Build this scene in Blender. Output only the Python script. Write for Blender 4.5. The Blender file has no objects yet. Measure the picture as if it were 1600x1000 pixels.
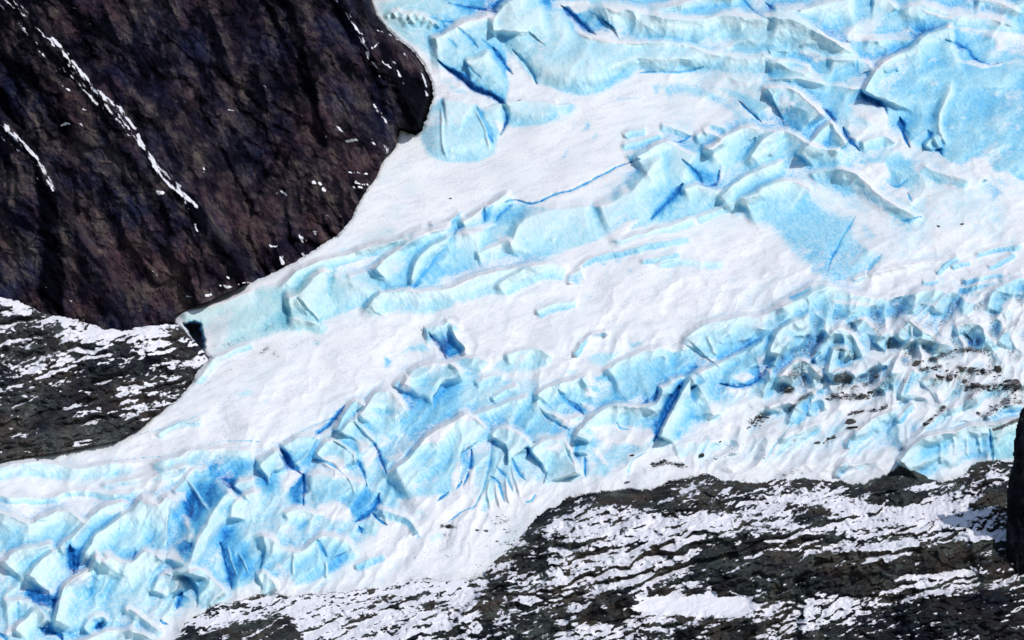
import bpy, math, random
import numpy as np
random.seed(5)
C = bpy.context.scene.collection
F = np.float32
S = 0.3            # metres per photo pixel at the reference distance
R = 2000.0         # camera distance from the reference plane
Z0 = 600.0         # altitude of the view axis

# ------------------------------------------------------------------ noise
def pn(x, y, seed=0):
    rs = np.random.RandomState(seed + 11)
    perm = rs.permutation(512).astype(np.int32)
    ang = rs.rand(512).astype(F) * 2 * np.pi
    gx, gy = np.cos(ang).astype(F), np.sin(ang).astype(F)
    xi = np.floor(x).astype(np.int32); yi = np.floor(y).astype(np.int32)
    xf = (x - xi).astype(F); yf = (y - yi).astype(F)
    u = xf * xf * xf * (xf * (xf * 6 - 15) + 10); v = yf * yf * yf * (yf * (yf * 6 - 15) + 10)
    def g(ix, iy, dx, dy):
        h = perm[(perm[ix & 511] + iy) & 511]
        return gx[h] * dx + gy[h] * dy
    a = g(xi, yi, xf, yf); b = g(xi + 1, yi, xf - 1, yf)
    c = g(xi, yi + 1, xf, yf - 1); d = g(xi + 1, yi + 1, xf - 1, yf - 1)
    return (a + u * (b - a) + v * ((c + u * (d - c)) - (a + u * (b - a)))) * 1.5
def fbm(x, y, sc, octv=4, seed=0, gain=.5, ang=0., stretch=1., ridged=False):
    ca, sa = math.cos(ang), math.sin(ang)
    X = ((x * ca + y * sa) / (sc * stretch)).astype(F); Y = ((-x * sa + y * ca) / sc).astype(F)
    o = np.zeros_like(X); a = 1.; t = 0.
    for i in range(octv):
        n = pn(X, Y, seed + i * 7)
        if ridged: n = 1 - 2 * np.abs(n)
        o += a * n; t += a; a *= gain
        X = X * 2.03 + 13.7; Y = Y * 2.03 + 5.1
    return o / t
def ss(a, b, x):
    t = np.clip((x - a) / (b - a), 0, 1); return t * t * (3 - 2 * t)
def blur(A, k):
    k = int(k)
    for ax in (0, 1):
        for _ in range(2):
            P = np.pad(A, [(k + 1, k) if i == ax else (0, 0) for i in (0, 1)], mode='edge')
            cs = np.cumsum(P, axis=ax, dtype=np.float64)
            n = A.shape[ax]
            A = ((np.take(cs, range(2 * k + 1, 2 * k + 1 + n), axis=ax) - np.take(cs, range(0, n), axis=ax)) / (2 * k + 1)).astype(F)
    return A

# ------------------------------------------------------------------ geometry of lines and areas in the slope's own u, v grid
def seg_dist(pts, U, V):
    """distance to a polyline, signed side (+ below when drawn left to right), and position 0..1 along it"""
    best = np.full(U.shape, 1e9, F); side = np.zeros(U.shape, F); al = np.zeros(U.shape, F)
    L = [math.dist(pts[i], pts[i + 1]) for i in range(len(pts) - 1)]; T = sum(L); acc = 0
    for i, (p, q) in enumerate(zip(pts[:-1], pts[1:])):
        dx, dy = q[0] - p[0], q[1] - p[1]; l2 = dx * dx + dy * dy + 1e-9
        t = np.clip(((U - p[0]) * dx + (V - p[1]) * dy) / l2, 0, 1)
        ex = U - p[0] - t * dx; ey = V - p[1] - t * dy
        d = ex * ex + ey * ey; m = d < best
        best = np.where(m, d, best)
        side = np.where(m, np.sign(dx * (V - p[1]) - dy * (U - p[0])), side)
        al = np.where(m, (acc + t * L[i]) / T, al); acc += L[i]
    return np.sqrt(best), side, al
def smooth_line(pts, n=3):
    if len(pts) < 3: return pts
    out = []
    P = [pts[0]] + list(pts) + [pts[-1]]
    for i in range(1, len(P) - 2):
        for k in range(n):
            t = k / n; a, b, c, d = P[i - 1], P[i], P[i + 1], P[i + 2]
            out.append(tuple(.5 * (2 * b[j] + (c[j] - a[j]) * t + (2 * a[j] - 5 * b[j] + 4 * c[j] - d[j]) * t * t + (3 * b[j] - a[j] - 3 * c[j] + d[j]) * t ** 3) for j in (0, 1)))
    return out + [pts[-1]]
def poly_sd(pts, U, V):
    """signed distance to a polygon, + inside"""
    best = np.full(U.shape, 1e9, F); ins = np.zeros(U.shape, bool); n = len(pts)
    for i in range(n):
        p, q = pts[i], pts[(i + 1) % n]
        dx, dy = q[0] - p[0], q[1] - p[1]; l2 = dx * dx + dy * dy + 1e-9
        t = np.clip(((U - p[0]) * dx + (V - p[1]) * dy) / l2, 0, 1)
        ex = U - p[0] - t * dx; ey = V - p[1] - t * dy
        best = np.minimum(best, ex * ex + ey * ey)
        if p[1] != q[1]:
            c = ((p[1] > V) != (q[1] > V)) & (U < dx * (V - p[1]) / (q[1] - p[1]) + p[0])
            ins ^= c
    d = np.sqrt(best); return np.where(ins, d, -d)

class Grid:
    def __init__(s, us, vs):
        s.us, s.vs = us.astype(F), vs.astype(F)
        s.U, s.V = np.meshgrid(s.us, s.vs)
        s.WU = s.U + 3.2 * fbm(s.U, s.V, 26, 3, 71, .42)
        s.WV = s.V + 3.2 * fbm(s.U, s.V, 26, 3, 72, .42)
    def box(s, pts, pad):
        x = [p[0] for p in pts]; y = [p[1] for p in pts]
        i0, i1 = np.searchsorted(s.us, [min(x) - pad, max(x) + pad]); j0, j1 = np.searchsorted(s.vs, [min(y) - pad, max(y) + pad])
        return (slice(j0, j1), slice(i0, i1))
def axis(a, lo, hi, b, fine, coarse):
    return np.concatenate([np.arange(a, lo, coarse), np.arange(lo, hi, fine), np.arange(hi, b + coarse, coarse)])
def world(U, V, Y):
    k = (R + Y) / R
    return np.stack([(U - 800) * S * k, Y, Z0 + (500 - V) * S * k], -1)
def Yb(v): return 1.43 * (500 - v) * S

# ------------------------------------------------------------------ mesh building
def mesh_from_grid(name, P, N, fmask, mats, attrs, origin=None, root=None):
    h, w = P.shape[:2]
    j, i = np.nonzero(fmask)
    if len(j) == 0: return None
    a = j * w + i
    quads = np.stack([a, a + w, a + w + 1, a + 1], 1)
    used, inv = np.unique(quads, return_inverse=True); inv = inv.reshape(quads.shape)
    pts = P.reshape(-1, 3)[used].astype(np.float64)
    if origin is None: origin = (0, 0, 0)
    me = bpy.data.meshes.new(name)
    me.vertices.add(len(used)); me.vertices.foreach_set('co', (pts - np.array(origin)).astype(F).ravel())
    me.loops.add(inv.size); me.loops.foreach_set('vertex_index', inv.astype(np.int32).ravel())
    me.polygons.add(len(quads)); me.polygons.foreach_set('loop_start', np.arange(0, inv.size, 4, dtype=np.int32))
    me.update(calc_edges=True)
    me.polygons.foreach_set('use_smooth', np.ones(len(quads), bool))
    for k, A in attrs.items():
        at = me.attributes.new(k, 'FLOAT', 'POINT'); at.data.foreach_set('value', A.reshape(-1)[used].astype(F))
    me.materials.append(mats)
    if N is not None: me.normals_split_custom_set_from_vertices(N.reshape(-1, 3)[used].tolist())
    o = bpy.data.objects.new(name, me); C.objects.link(o)
    if root is not None: o.parent = root
    else: o.location = origin
    return o
def grid_normals(P):
    du = np.gradient(P, axis=1); dv = np.gradient(P, axis=0)
    n = np.cross(dv, du); n /= np.linalg.norm(n, axis=2, keepdims=True) + 1e-9
    return n.astype(F)
def tag(o, label, cat, group=None):
    o['label'] = label; o['category'] = cat
    if group: o['group'] = group
    return o

# ------------------------------------------------------------------ materials
def new_mat(name):
    m = bpy.data.materials.new(name); m.use_nodes = True
    nt = m.node_tree; b = nt.nodes['Principled BSDF']
    return m, nt, b
class NB:
    def __init__(s, nt): s.nt = nt; s.pos = nt.nodes.new('ShaderNodeNewGeometry').outputs['Position']
    def lk(s, a, b): s.nt.links.new(a, b)
    def attr(s, n):
        a = s.nt.nodes.new('ShaderNodeAttribute'); a.attribute_name = n; return a.outputs['Fac']
    def noise(s, sc, det=3, rough=.5, vec=None, dist=0.):
        n = s.nt.nodes.new('ShaderNodeTexNoise'); n.inputs['Scale'].default_value = sc; n.inputs['Detail'].default_value = det
        n.inputs['Roughness'].default_value = rough; n.inputs['Distortion'].default_value = dist
        s.lk(vec if vec else s.pos, n.inputs['Vector']); return n.outputs['Fac']
    def mapv(s, rot, scale):
        m = s.nt.nodes.new('ShaderNodeMapping'); m.inputs['Rotation'].default_value = rot; s.lk(s.pos, m.inputs['Vector'])
        q = s.nt.nodes.new('ShaderNodeMapping'); q.inputs['Scale'].default_value = scale; s.lk(m.outputs['Vector'], q.inputs['Vector']); return q.outputs['Vector']
    def math(s, op, a, b=None, c=None, clamp=False):
        n = s.nt.nodes.new('ShaderNodeMath'); n.operation = op; n.use_clamp = clamp
        for k, x in enumerate((a, b, c)):
            if x is None: continue
            if isinstance(x, (int, float)): n.inputs[k].default_value = x
            else: s.lk(x, n.inputs[k])
        return n.outputs[0]
    def smooth(s, x, a, b):
        n = s.nt.nodes.new('ShaderNodeMapRange'); n.interpolation_type = 'SMOOTHSTEP'
        s.lk(x, n.inputs[0]); n.inputs[1].default_value = a; n.inputs[2].default_value = b; return n.outputs[0]
    def ramp(s, x, cols):
        n = s.nt.nodes.new('ShaderNodeValToRGB'); cr = n.color_ramp
        while len(cr.elements) < len(cols): cr.elements.new(.5)
        for e, (p, c) in zip(cr.elements, cols): e.position = p; e.color = (*c, 1)
        s.lk(x, n.inputs[0]); return n.outputs[0]
    def mix(s, f, a, b, mode='MIX'):
        n = s.nt.nodes.new('ShaderNodeMix'); n.data_type = 'RGBA'; n.blend_type = mode
        if isinstance(f, (int, float)): n.inputs[0].default_value = f
        else: s.lk(f, n.inputs[0])
        for k, x in ((6, a), (7, b)):
            if isinstance(x, tuple): n.inputs[k].default_value = (*x, 1)
            else: s.lk(x, n.inputs[k])
        return n.outputs[2]
    def bump(s, h, st, d, prev=None):
        n = s.nt.nodes.new('ShaderNodeBump'); n.inputs['Strength'].default_value = st; n.inputs['Distance'].default_value = d
        s.lk(h, n.inputs['Height'])
        if prev: s.lk(prev, n.inputs['Normal'])
        return n.outputs[0]

PAL = {'cliff': ((.018, .023, .054), (.062, .036, .044), (.094, .078, .070), (.24, .20, .16)),
       'hill': ((.020, .024, .034), (.080, .064, .056), (.085, .100, .098), (.26, .23, .18)),
       'outcrop': ((.017, .020, .028), (.084, .068, .054), (.078, .098, .088), (.32, .29, .23))}
def rock_mat(name, kind, rot, nsc=1.):
    m, nt, b = new_mat(name); g = NB(nt); A, B, D, E = PAL[kind]
    v = g.mapv((0, rot, 0), (.45, 1, 1))
    big = g.noise(.035 * nsc, 5, .62); big2 = g.noise(.06 * nsc, 5, .65, g.mapv((.3, rot, 1), (.8, 1, 1)))
    mid = g.noise(.30 * nsc, 7, .72, v, .6); fine = g.noise(1.5 * nsc, 6, .75, v)
    veins = g.noise(.5 * nsc, 6, .8, g.mapv((0, rot + .9, .4), (.3, 1, 1.6)), 1.5)
    col = g.mix(g.smooth(big, .38, .62), A, B); col = g.mix(g.smooth(g.math('ADD', g.math('MULTIPLY', big2, .6), g.math('MULTIPLY', mid, .4)), .42, .64), col, D)
    fin2 = g.noise(4.5 * nsc, 4, .7, v); lum = g.math('ADD', g.math('MULTIPLY', mid, .42), g.math('ADD', g.math('MULTIPLY', fine, .36), g.math('MULTIPLY', fin2, .22)))
    col = g.mix(1., col, g.ramp(lum, [(.32, (.12, .13, .20)), (.46, (.72, .75, .82)), (.55, (1.25, 1.22, 1.2)), (.70, (2.9, 2.6, 2.3))]), 'MULTIPLY')
    col = g.mix(g.math('MULTIPLY', g.smooth(veins, .60, .74), .5), col, E)
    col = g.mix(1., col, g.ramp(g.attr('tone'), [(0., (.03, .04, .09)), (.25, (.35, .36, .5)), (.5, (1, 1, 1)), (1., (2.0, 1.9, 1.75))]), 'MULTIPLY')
    cr = g.smooth(g.noise(.22 * nsc, 8, .62, g.mapv((0, rot - .25, 0), (.35, 1, 1)), 2.2), .0, 1.)
    crk = g.smooth(g.math('ABSOLUTE', g.math('SUBTRACT', cr, .5)), .0, .022)
    col = g.mix(g.math('MULTIPLY', g.math('SUBTRACT', 1., crk), .7 if kind == 'cliff' else .5), col, (.004, .005, .010))
    sn = g.attr('snow')
    s2 = g.math('ADD', sn, g.math('MULTIPLY', g.math('SUBTRACT', g.noise(.75, 5, .72, g.mapv((0, rot, 0), (.28, 1, 1.1))), .5), .95))
    sf = g.smooth(s2, .47, .53)
    col = g.mix(sf, col, (.80, .79, .83))
    g.lk(col, b.inputs['Base Color'])
    b.inputs['Roughness'].default_value = .9; b.inputs['Specular IOR Level'].default_value = .04
    h = g.math('ADD', g.math('MULTIPLY', mid, 1.2), g.math('MULTIPLY', fine, .5))
    h = g.math('ADD', h, g.math('MULTIPLY', crk, .15))
    h = g.math('MULTIPLY', h, g.math('SUBTRACT', 1.1, sf))
    g.lk(g.bump(h, .8, 2.0), b.inputs['Normal'])
    return m
def ice_mat():
    m, nt, b = new_mat('glacier_ice_and_snow'); g = NB(nt)
    ice, deep, dirt, teal = g.attr('ice'), g.attr('deep'), g.attr('dirt'), g.attr('teal')
    nf = g.noise(1.0, 3, .62); nm = g.noise(.28, 4, .6); n3 = g.noise(3.2, 2, .6)
    vs = g.mapv((0, math.radians(-68), 0), (.16, .5, 1.2)); st = g.noise(.8, 4, .6, vs)
    vsn = g.mapv((0, math.radians(28), 0), (.10, .4, 1.)); ssn = g.noise(.35, 5, .6, vsn)
    x = g.math('ADD', ice, g.math('MULTIPLY', g.math('SUBTRACT', g.math('ADD', g.math('MULTIPLY', nf, .82), g.math('MULTIPLY', nm, .18)), .5), 1.35))
    fac = g.smooth(x, .18, .72)
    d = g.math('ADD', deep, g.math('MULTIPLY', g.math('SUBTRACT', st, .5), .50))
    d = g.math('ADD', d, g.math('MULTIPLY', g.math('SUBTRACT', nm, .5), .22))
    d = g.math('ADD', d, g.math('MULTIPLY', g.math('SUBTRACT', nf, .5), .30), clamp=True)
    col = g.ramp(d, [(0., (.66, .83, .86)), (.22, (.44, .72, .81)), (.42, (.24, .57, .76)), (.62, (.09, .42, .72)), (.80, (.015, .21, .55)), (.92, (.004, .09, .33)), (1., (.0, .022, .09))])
    col = g.mix(g.math('MULTIPLY', teal, .75), col, g.ramp(d, [(0., (.64, .80, .78)), (.3, (.40, .68, .70)), (.6, (.10, .42, .50)), (1., (.0, .06, .12))]))
    snow = g.ramp(g.math('ADD', ssn, g.math('MULTIPLY', g.math('SUBTRACT', nf, .5), 1.1)), [(.22, (.64, .66, .70)), (.55, (.82, .82, .83))])
    col = g.mix(fac, snow, col)
    dn = g.math('ADD', dirt, g.math('MULTIPLY', g.math('SUBTRACT', g.noise(1.3, 5, .75, g.mapv((0, math.radians(25), 0), (.7, 1, 1))), .5), 1.3))
    col = g.mix(g.math('MULTIPLY', dirt, .38), col, (.30, .32, .31))
    df = g.smooth(dn, .50, .64)
    col = g.mix(g.math('MULTIPLY', df, .9), col, g.ramp(nf, [(.35, (.012, .012, .015)), (.7, (.07, .066, .062))]))
    g.lk(col, b.inputs['Base Color'])
    rg = g.math('SUBTRACT', .75, g.math('MULTIPLY', fac, .33)); g.lk(rg, b.inputs['Roughness'])
    b.inputs['Specular IOR Level'].default_value = .35
    hs = g.math('ADD', g.math('MULTIPLY', nf, .8), g.math('MULTIPLY', n3, .25))
    hs = g.math('ADD', hs, g.math('MULTIPLY', st, g.math('MULTIPLY', fac, .6)))
    hs = g.math('ADD', hs, g.math('MULTIPLY', ssn, g.math('SUBTRACT', 1.2, fac)))
    n1 = g.bump(hs, .55, .5)
    n2 = g.bump(g.math('ADD', nm, g.math('MULTIPLY', fac, -.10)), .12, 1.5, n1)
    g.lk(n2, b.inputs['Normal'])
    return m
M_ICE = ice_mat()
M_CLIFF = rock_mat('dark_cliff_rock', 'cliff', math.radians(-55), .8)
M_HILL = rock_mat('brown_hill_rock', 'hill', math.radians(16))
M_ROCK = rock_mat('layered_outcrop_rock', 'outcrop', math.radians(20))

# ================================================================== GLACIER
G = Grid(axis(-420, -30, 1630, 2020, 1.25, 5), axis(-400, -30, 1030, 1300, 1.25, 5))
U, V, WU, WV = G.U, G.V, G.WU, G.WV
r = np.zeros(U.shape, F); ice = np.zeros(U.shape, F); deep = np.zeros(U.shape, F); dirt = np.zeros(U.shape, F); teal = np.zeros(U.shape, F)

def wave(pts, h, wa, wb, ic=.9, dp=.15, dp2=None, cusp=1.4, end=.12):
    """a fold in the ice: crest along pts, face of length wb below it, back of length wa above it"""
    pts = smooth_line(pts); wa = max(wa * 1.8, 8); h *= 1.15; b = G.box(pts, max(wa, wb) + 8)
    d, sd, al = seg_dist(pts, WU[b], WV[b])
    taper = ss(0, end, al) * ss(0, end, 1 - al) if end > 0 else 1
    tb = np.clip(1 - d / wb, 0, 1); ta = np.clip(1 - d / wa, 0, 1)
    pr = np.where(sd > 0, tb ** cusp, ta ** 1.6)
    r[b] += h * pr * taper
    if ic > 0:
        m = np.where(sd > 0, ss(-.05, .6, tb), ss(.5, .9, np.clip(1 - d / 3., 0, 1))) * (taper if end > 0 else 1)
        old = ice[b]; ice[b] = np.maximum(old, ic * m)
        dv = dp if dp2 is None else dp + (dp2 - dp) * (1 - tb)
        deep[b] = deep[b] * (1 - m) + dv * m
def area(pts, ic, dp, f=4., push=0., warp=True):
    b = G.box(pts, 30); s = poly_sd(pts, WU[b] if warp else U[b], WV[b] if warp else V[b]); f = f * 1.5 + 2.5; m = ss(-f, f, s - f * .25)
    ice[b] = ice[b] * (1 - m) + ic * m
    if ic > 0: deep[b] = deep[b] * (1 - m) + dp * m
    if push: r[b] += push * ss(-4, 34, s)
def snow(pts, f=2.5, up=.8):
    b = G.box(pts, 30); s = poly_sd(pts, WU[b], WV[b]); f = f * 1.3 + 1.2; m = ss(-f, f, s)
    ice[b] *= 1 - m; r[b] += up * m
def crev(pts, w, dp=.9, dep=4., taper=.15):
    pts = smooth_line(pts); b = G.box(pts, w * 5 + 10)
    d, sd, al = seg_dist(pts, WU[b] * .6 + U[b] * .4, WV[b] * .6 + V[b] * .6 - V[b] * .2)
    ww = w * (.2 + .8 * ss(0, taper * 1.6, al) * ss(0, taper * 1.6, 1 - al)) * (1 + .55 * pn(U[b] / 9, V[b] / 9, 61))
    ww = np.maximum(ww, .3)
    core = np.exp(-(d / (ww * .62)) ** 2); m2 = np.exp(-(d / (ww * 2.6 + 1)) ** 1.4)
    r[b] -= dep * .42 * np.exp(-(d / (ww * 1.15)) ** 2)
    ice[b] = np.maximum(ice[b], np.clip(core * 1.6, 0, 1))
    inice = ss(.3, .7, ice[b])
    deep[b] = np.maximum(deep[b], np.maximum(dp * .96 * np.clip(core * 1.25, 0, 1), inice * (deep[b] + (dp * .72 - deep[b]) * m2)))
def rib(pts, w, h, dp=.05):
    pts = smooth_line(pts); b = G.box(pts, w * 3)
    d, sd, al = seg_dist(pts, WU[b], WV[b]); tp = ss(0, .2, al) * ss(0, .2, 1 - al)
    m = np.clip(1 - d / w, 0, 1) ** 1.5 * tp
    r[b] += h * m; deep[b] = deep[b] * (1 - .8 * m) + dp * .8 * m
def blot(pts, amp, w=0):
    b = G.box(pts, 40); s = poly_sd(pts, WU[b], WV[b]); dirt[b] = np.maximum(dirt[b], amp * ss(-6, 6, s))
def dirtline(pts, w, amp):
    b = G.box(pts, w * 4); d, _, _ = seg_dist(pts, WU[b], WV[b]); dirt[b] = np.maximum(dirt[b], (amp + .02 + .38 * fbm(U[b], V[b], 9, 3, 63, .6, ang=-.4, stretch=1.6)) * np.exp(-(d / (w * 2.1)) ** 2))

# ---- broad lie of the glacier
n1 = fbm(U, V, 260, 3, 3); r += 9 * n1
r += 3.5 * fbm(U, V, 100, 2, 9, ang=-.45, stretch=2.4)
band = ss(-150, -30, poly_sd([(-420, 1000), (0, 700), (420, 690), (620, 560), (900, 520), (1180, 480), (1600, 400), (2020, 350), (2020, 620), (1600, 740), (1150, 745), (850, 790), (600, 900), (300, 1000), (-420, 1300)], U, V)) * .6 + .4 * ss(-30, 20, poly_sd([(-420, 1000), (0, 790), (250, 720), (420, 700), (620, 575), (900, 545), (1180, 490), (1600, 420), (2020, 350), (2020, 620), (1600, 740), (1150, 745), (850, 790), (600, 900), (300, 1000), (-420, 1300)], U, V))
upper = ss(-40, 40, poly_sd([(560, -400), (600, 60), (700, 160), (900, 150), (1010, 120), (1180, 210), (1400, 330), (1600, 300), (2020, 260), (2020, -400)], U, V))
rough = np.clip(np.maximum(band, upper * .55), 0, 1)
wx = U + 18 * fbm(U, V, 60, 3, 21); wy = V + 18 * fbm(U, V, 60, 3, 22)
lw = ss(1000, 800, U) * ss(0, 60, V - (845 - .36 * U))
rg = (1 - lw) * fbm(wx, wy, 58, 2, 31, .33, ang=-.55, stretch=1.7, ridged=True) + lw * .85 * fbm(wx, wy, 36, 2, 32, .3, ang=-1.02, stretch=3.0, ridged=True)
rg2 = fbm(wx, wy, 24, 3, 41, ang=-.7, stretch=1.6, ridged=True)
r += rough * np.interp(U, [0, 850, 1150], [.6, .6, .9]) * (6.5 * np.clip(rg, -.3, 1) + .8 * rg2)
auto = rough * ss(.05, .5, rg + .45 * rg2) * .0
# automatic ice where the rough ice steepens
dr = np.gradient(blur(r, 2), axis=0); st_ = -dr
ice += rough * ss(.15, .7, st_) * .7
deep += .15 + .10 * fbm(U, V, 120, 3, 55) + .10 * fbm(U, V, 30, 2, 56)
ice = ice.astype(F); deep = deep.astype(F)

# outside the frame: the ice field goes on
area([(1180, -400), (2020, -400), (2020, 250), (1600, 260), (1560, 240), (1300, 200), (1200, 120), (1180, 0)], .72, .28, 14)
area([(600, -400), (1180, -400), (1180, 20), (1050, 60), (900, 40), (790, 40), (700, 30), (640, 5), (590, -20)], .8, .2, 8)

area([(-60, 900), (100, 845), (200, 795), (290, 725), (400, 702), (500, 682), (560, 622), (640, 577), (720, 562), (900, 600), (1060, 560), (1200, 500), (1330, 500), (1420, 520), (1330, 580), (1200, 620), (1060, 690), (960, 750), (820, 765), (700, 790), (600, 822), (560, 880), (400, 925), (290, 965), (200, 1010), (-60, 1050)], .60, .2, 16)
area([(1000, 215), (1200, 190), (1400, 215), (1500, 270), (1440, 320), (1340, 330), (1240, 270), (1100, 300)], .50, .25, 16)
RS = ss(-25, 25, poly_sd([(1200, 500), (1300, 470), (1450, 450), (1640, 440), (1900, 430), (1900, 640), (1600, 640), (1500, 640), (1400, 640), (1300, 620), (1220, 640), (1190, 600)], U, V))
rq = fbm(wx, wy, 34, 2, 33, .35, ang=-1.0, stretch=2.0, ridged=True)
r += RS * 6 * np.clip(rq, -.3, 1)
ice = np.maximum(ice, RS * (.30 + .25 * fbm(U, V, 30, 2, 34))); deep += RS * .06
dirt = np.maximum(dirt, RS * (.22 + .22 * np.clip(blur(r, 8) - r, -1, 1.4)))
LS = ss(-20, 30, poly_sd([(1040, 690), (1200, 640), (1400, 640), (1560, 640), (1420, 700), (1380, 740), (1100, 740)], U, V))
r += LS * 3 * fbm(wx, wy, 26, 2, 35, .35, ang=-.9, stretch=3.2, ridged=True); ice = np.maximum(ice, LS * (.20 + .3 * fbm(wx, wy, 26, 3, 35, .35, ang=-.9, stretch=3.2, ridged=True))); dirt = np.maximum(dirt, LS * (.16 + .2 * fbm(U, V, 30, 3, 36)))
# ---- upper left: ice fall against the cliff
area([(583, 0), (640, -10), (700, 5), (770, 25), (735, 60), (700, 70), (690, 110), (720, 135), (750, 150), (700, 145), (680, 125), (668, 90), (640, 70), (604, 45)], .72, .2, 6)
for p in [(612, 22), (622, 20), (634, 26), (646, 24), (658, 27), (640, 34), (668, 32), (679, 38), (690, 33)]:
    wave([(p[0] - 7, p[1] + 2), (p[0], p[1] - 4), (p[0] + 7, p[1] + 2)], 2.2, 4, 9, .8, .18, .45, end=0)
area([(664, -6), (800, -6), (782, 8), (776, 19), (745, 12), (700, 5)], .95, .5, 3)
crev([(700, 5), (740, 12), (776, 19)], 3, .72, 3)
crev([(670, 26), (690, 32), (706, 33)], 3, .6, 2)
wave([(668, 62), (690, 58), (705, 46), (735, 33), (776, 21)], 9, 6, 70, .85, .18, .3)
area([(692, 66), (708, 52), (772, 24), (774, 50), (792, 84), (800, 150), (792, 175), (775, 150), (745, 143), (715, 120), (688, 98)], .95, .25, 3, 3)
wave([(725, 96), (748, 90), (766, 80)], 5, 4, 55, .95, .16, .45)
crev([(714, 42), (732, 58), (747, 74)], 2, .6, 3); crev([(752, 61), (762, 70), (770, 76)], 1.6, .6, 2); crev([(700, 60), (707, 68), (713, 74)], 1.6, .6, 2)
crev([(726, 97), (742, 114), (752, 122)], 2, .62, 2)
area([(688, 98), (715, 112), (748, 132), (778, 148), (792, 165), (792, 185), (776, 160), (742, 146), (712, 124)], 1, .86, 2)
crev([(684, 96), (712, 117), (745, 142), (772, 150), (788, 172), (791, 190), (782, 212)], 3.6, 1., 11)
crev([(770, 74), (786, 97), (801, 116)], 3, .86, 6); crev([(800, 78), (814, 92), (828, 108), (838, 131)], 2.6, 1.0, 6)
# ice block under the icefall
area([(668, 172), (690, 150), (715, 144), (755, 152), (782, 166), (790, 188), (780, 215), (776, 242), (745, 255), (700, 256), (665, 242), (655, 222), (658, 190)], .9, .2, 3, 5)
wave([(689, 158), (715, 157), (740, 168)], 4, 5, 60, .95, .1, .28)
rib([(689, 160), (690, 200), (697, 250)], 4, 2, .35); rib([(740, 168), (757, 198), (768, 238)], 5, 3, .05)
snow([(700, 145), (730, 149), (757, 158), (779, 174), (785, 205), (779, 204), (768, 176), (745, 164), (715, 154), (700, 153)], 2)
crev([(744, 168), (750, 178), (762, 203), (770, 222)], 4, .6, 4)
area([(655, 215), (662, 185), (685, 160), (690, 200), (695, 250), (665, 240)], .55, .33, 6)
area([(793, 162), (816, 157), (865, 160), (875, 170), (870, 186), (850, 196), (795, 201)], .95, .2, 2.5, 4)
wave([(790, 161), (820, 157), (868, 161)], 5, 3, 42, .95, .12, .38, end=0)
area([(855, 162), (875, 168), (872, 188), (852, 194)], .95, .48, 5)
snow([(800, 130), (850, 136), (900, 150), (890, 156), (820, 155), (793, 158), (795, 140)], 3)
# ---- smooth dome and folds, top centre
area([(776, 22), (795, -2), (880, 8), (905, 38), (935, 62), (985, 72), (1060, 70), (1100, 82), (1090, 108), (1040, 112), (1000, 108), (970, 128), (935, 145), (905, 147), (870, 140), (837, 130), (812, 102), (787, 78), (772, 48)], .95, .17, 3, 8)
wave([(772, 60), (774, 28), (795, 2), (850, -12)], 10, 6, 90, .9, .14, .2)
area([(900, 120), (945, 112), (985, 105), (992, 118), (965, 135), (935, 146), (905, 148), (880, 143)], .95, .40, 12)
area([(812, -8), (868, -8), (865, 14), (830, 10)], .9, .5, 6)
snow([(860, 2), (920, 2), (930, 12), (900, 20), (885, 14), (862, 12)], 2.5)
crev([(876, 10), (893, 22), (910, 40), (930, 54)], 4.5, .78, 9)
wave([(926, 40), (930, 20), (955, 12), (985, 16), (1020, 25), (1060, 30), (1100, 29), (1130, 23), (1170, 28), (1235, 30), (1290, 58), (1340, 84)], 12, 8, 52, .97, .12, .24)
area([(922, 50), (926, 20), (950, 14), (960, 40), (950, 58)], .95, .45, 9)
snow([(950, 12), (972, 15), (970, 22), (955, 20)], 2)
wave([(895, 50), (940, 60), (975, 66), (1010, 67), (1060, 68), (1100, 80), (1130, 86)], 7, 4, 48, .95, .2, .3)
snow([(898, 45), (925, 54), (975, 66), (1012, 66), (1005, 69), (960, 69), (930, 63), (905, 55)], 1.5)
crev([(992, 116), (1020, 112), (1060, 113), (1100, 105)], 2, .5, 2)
snow([(995, 10), (1040, 4), (1090, -4), (1090, 0), (1050, 10), (1008, 17)], 2)
wave([(1010, 16), (1060, 8), (1110, -4), (1160, 0)], 6, 6, 24, .9, .2, .3)
crev([(1158, -4), (1180, 18), (1208, 34)], 2.2, .55, 3); crev([(1195, 4), (1212, 16), (1250, 17)], 3, .6, 3)
wave([(1200, 14), (1250, 16), (1290, 6), (1340, -4)], 8, 6, 75, .97, .13, .28)
crev([(1275, 41), (1290, 52), (1308, 62), (1328, 65)], 3.2, .72, 5)
snow([(1335, 56), (1400, 53), (1420, 44), (1418, 54), (1372, 66), (1340, 63)], 2); snow([(1418, 42), (1424, 45), (1448, 64), (1440, 62)], 1.5)
wave([(1270, 40), (1300, 62), (1330, 82), (1346, 89)], 4, 4, 18, .7, .2)
wave([(1345, 64), (1400, 62), (1446, 60)], 4, 4, 26, .95, .25, .3)
wave([(1360, 0), (1390, 4), (1402, 18)], 5, 5, 34, .9, .22, .28)
wave([(1400, 20), (1440, 8), (1490, 25), (1545, 30), (1600, 45)], 7, 8, 42, .95, .26, .36)
snow([(1442, 15), (1455, 18), (1490, 28), (1488, 31), (1465, 27), (1445, 20)], 1.5)
area([(1418, 30), (1450, 32), (1472, 42), (1450, 62), (1430, 52)], .95, .42, 6)
wave([(1520, 0), (1560, 2), (1600, 25)], 6, 5, 30, .9, .4)
snow([(1365, 97), (1385, 83), (1432, 78), (1420, 89), (1382, 98)], 2)
snow([(1480, 42), (1540, 46), (1600, 55), (1640, 60), (1640, 88), (1600, 84), (1560, 76), (1555, 60)], 4)
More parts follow.
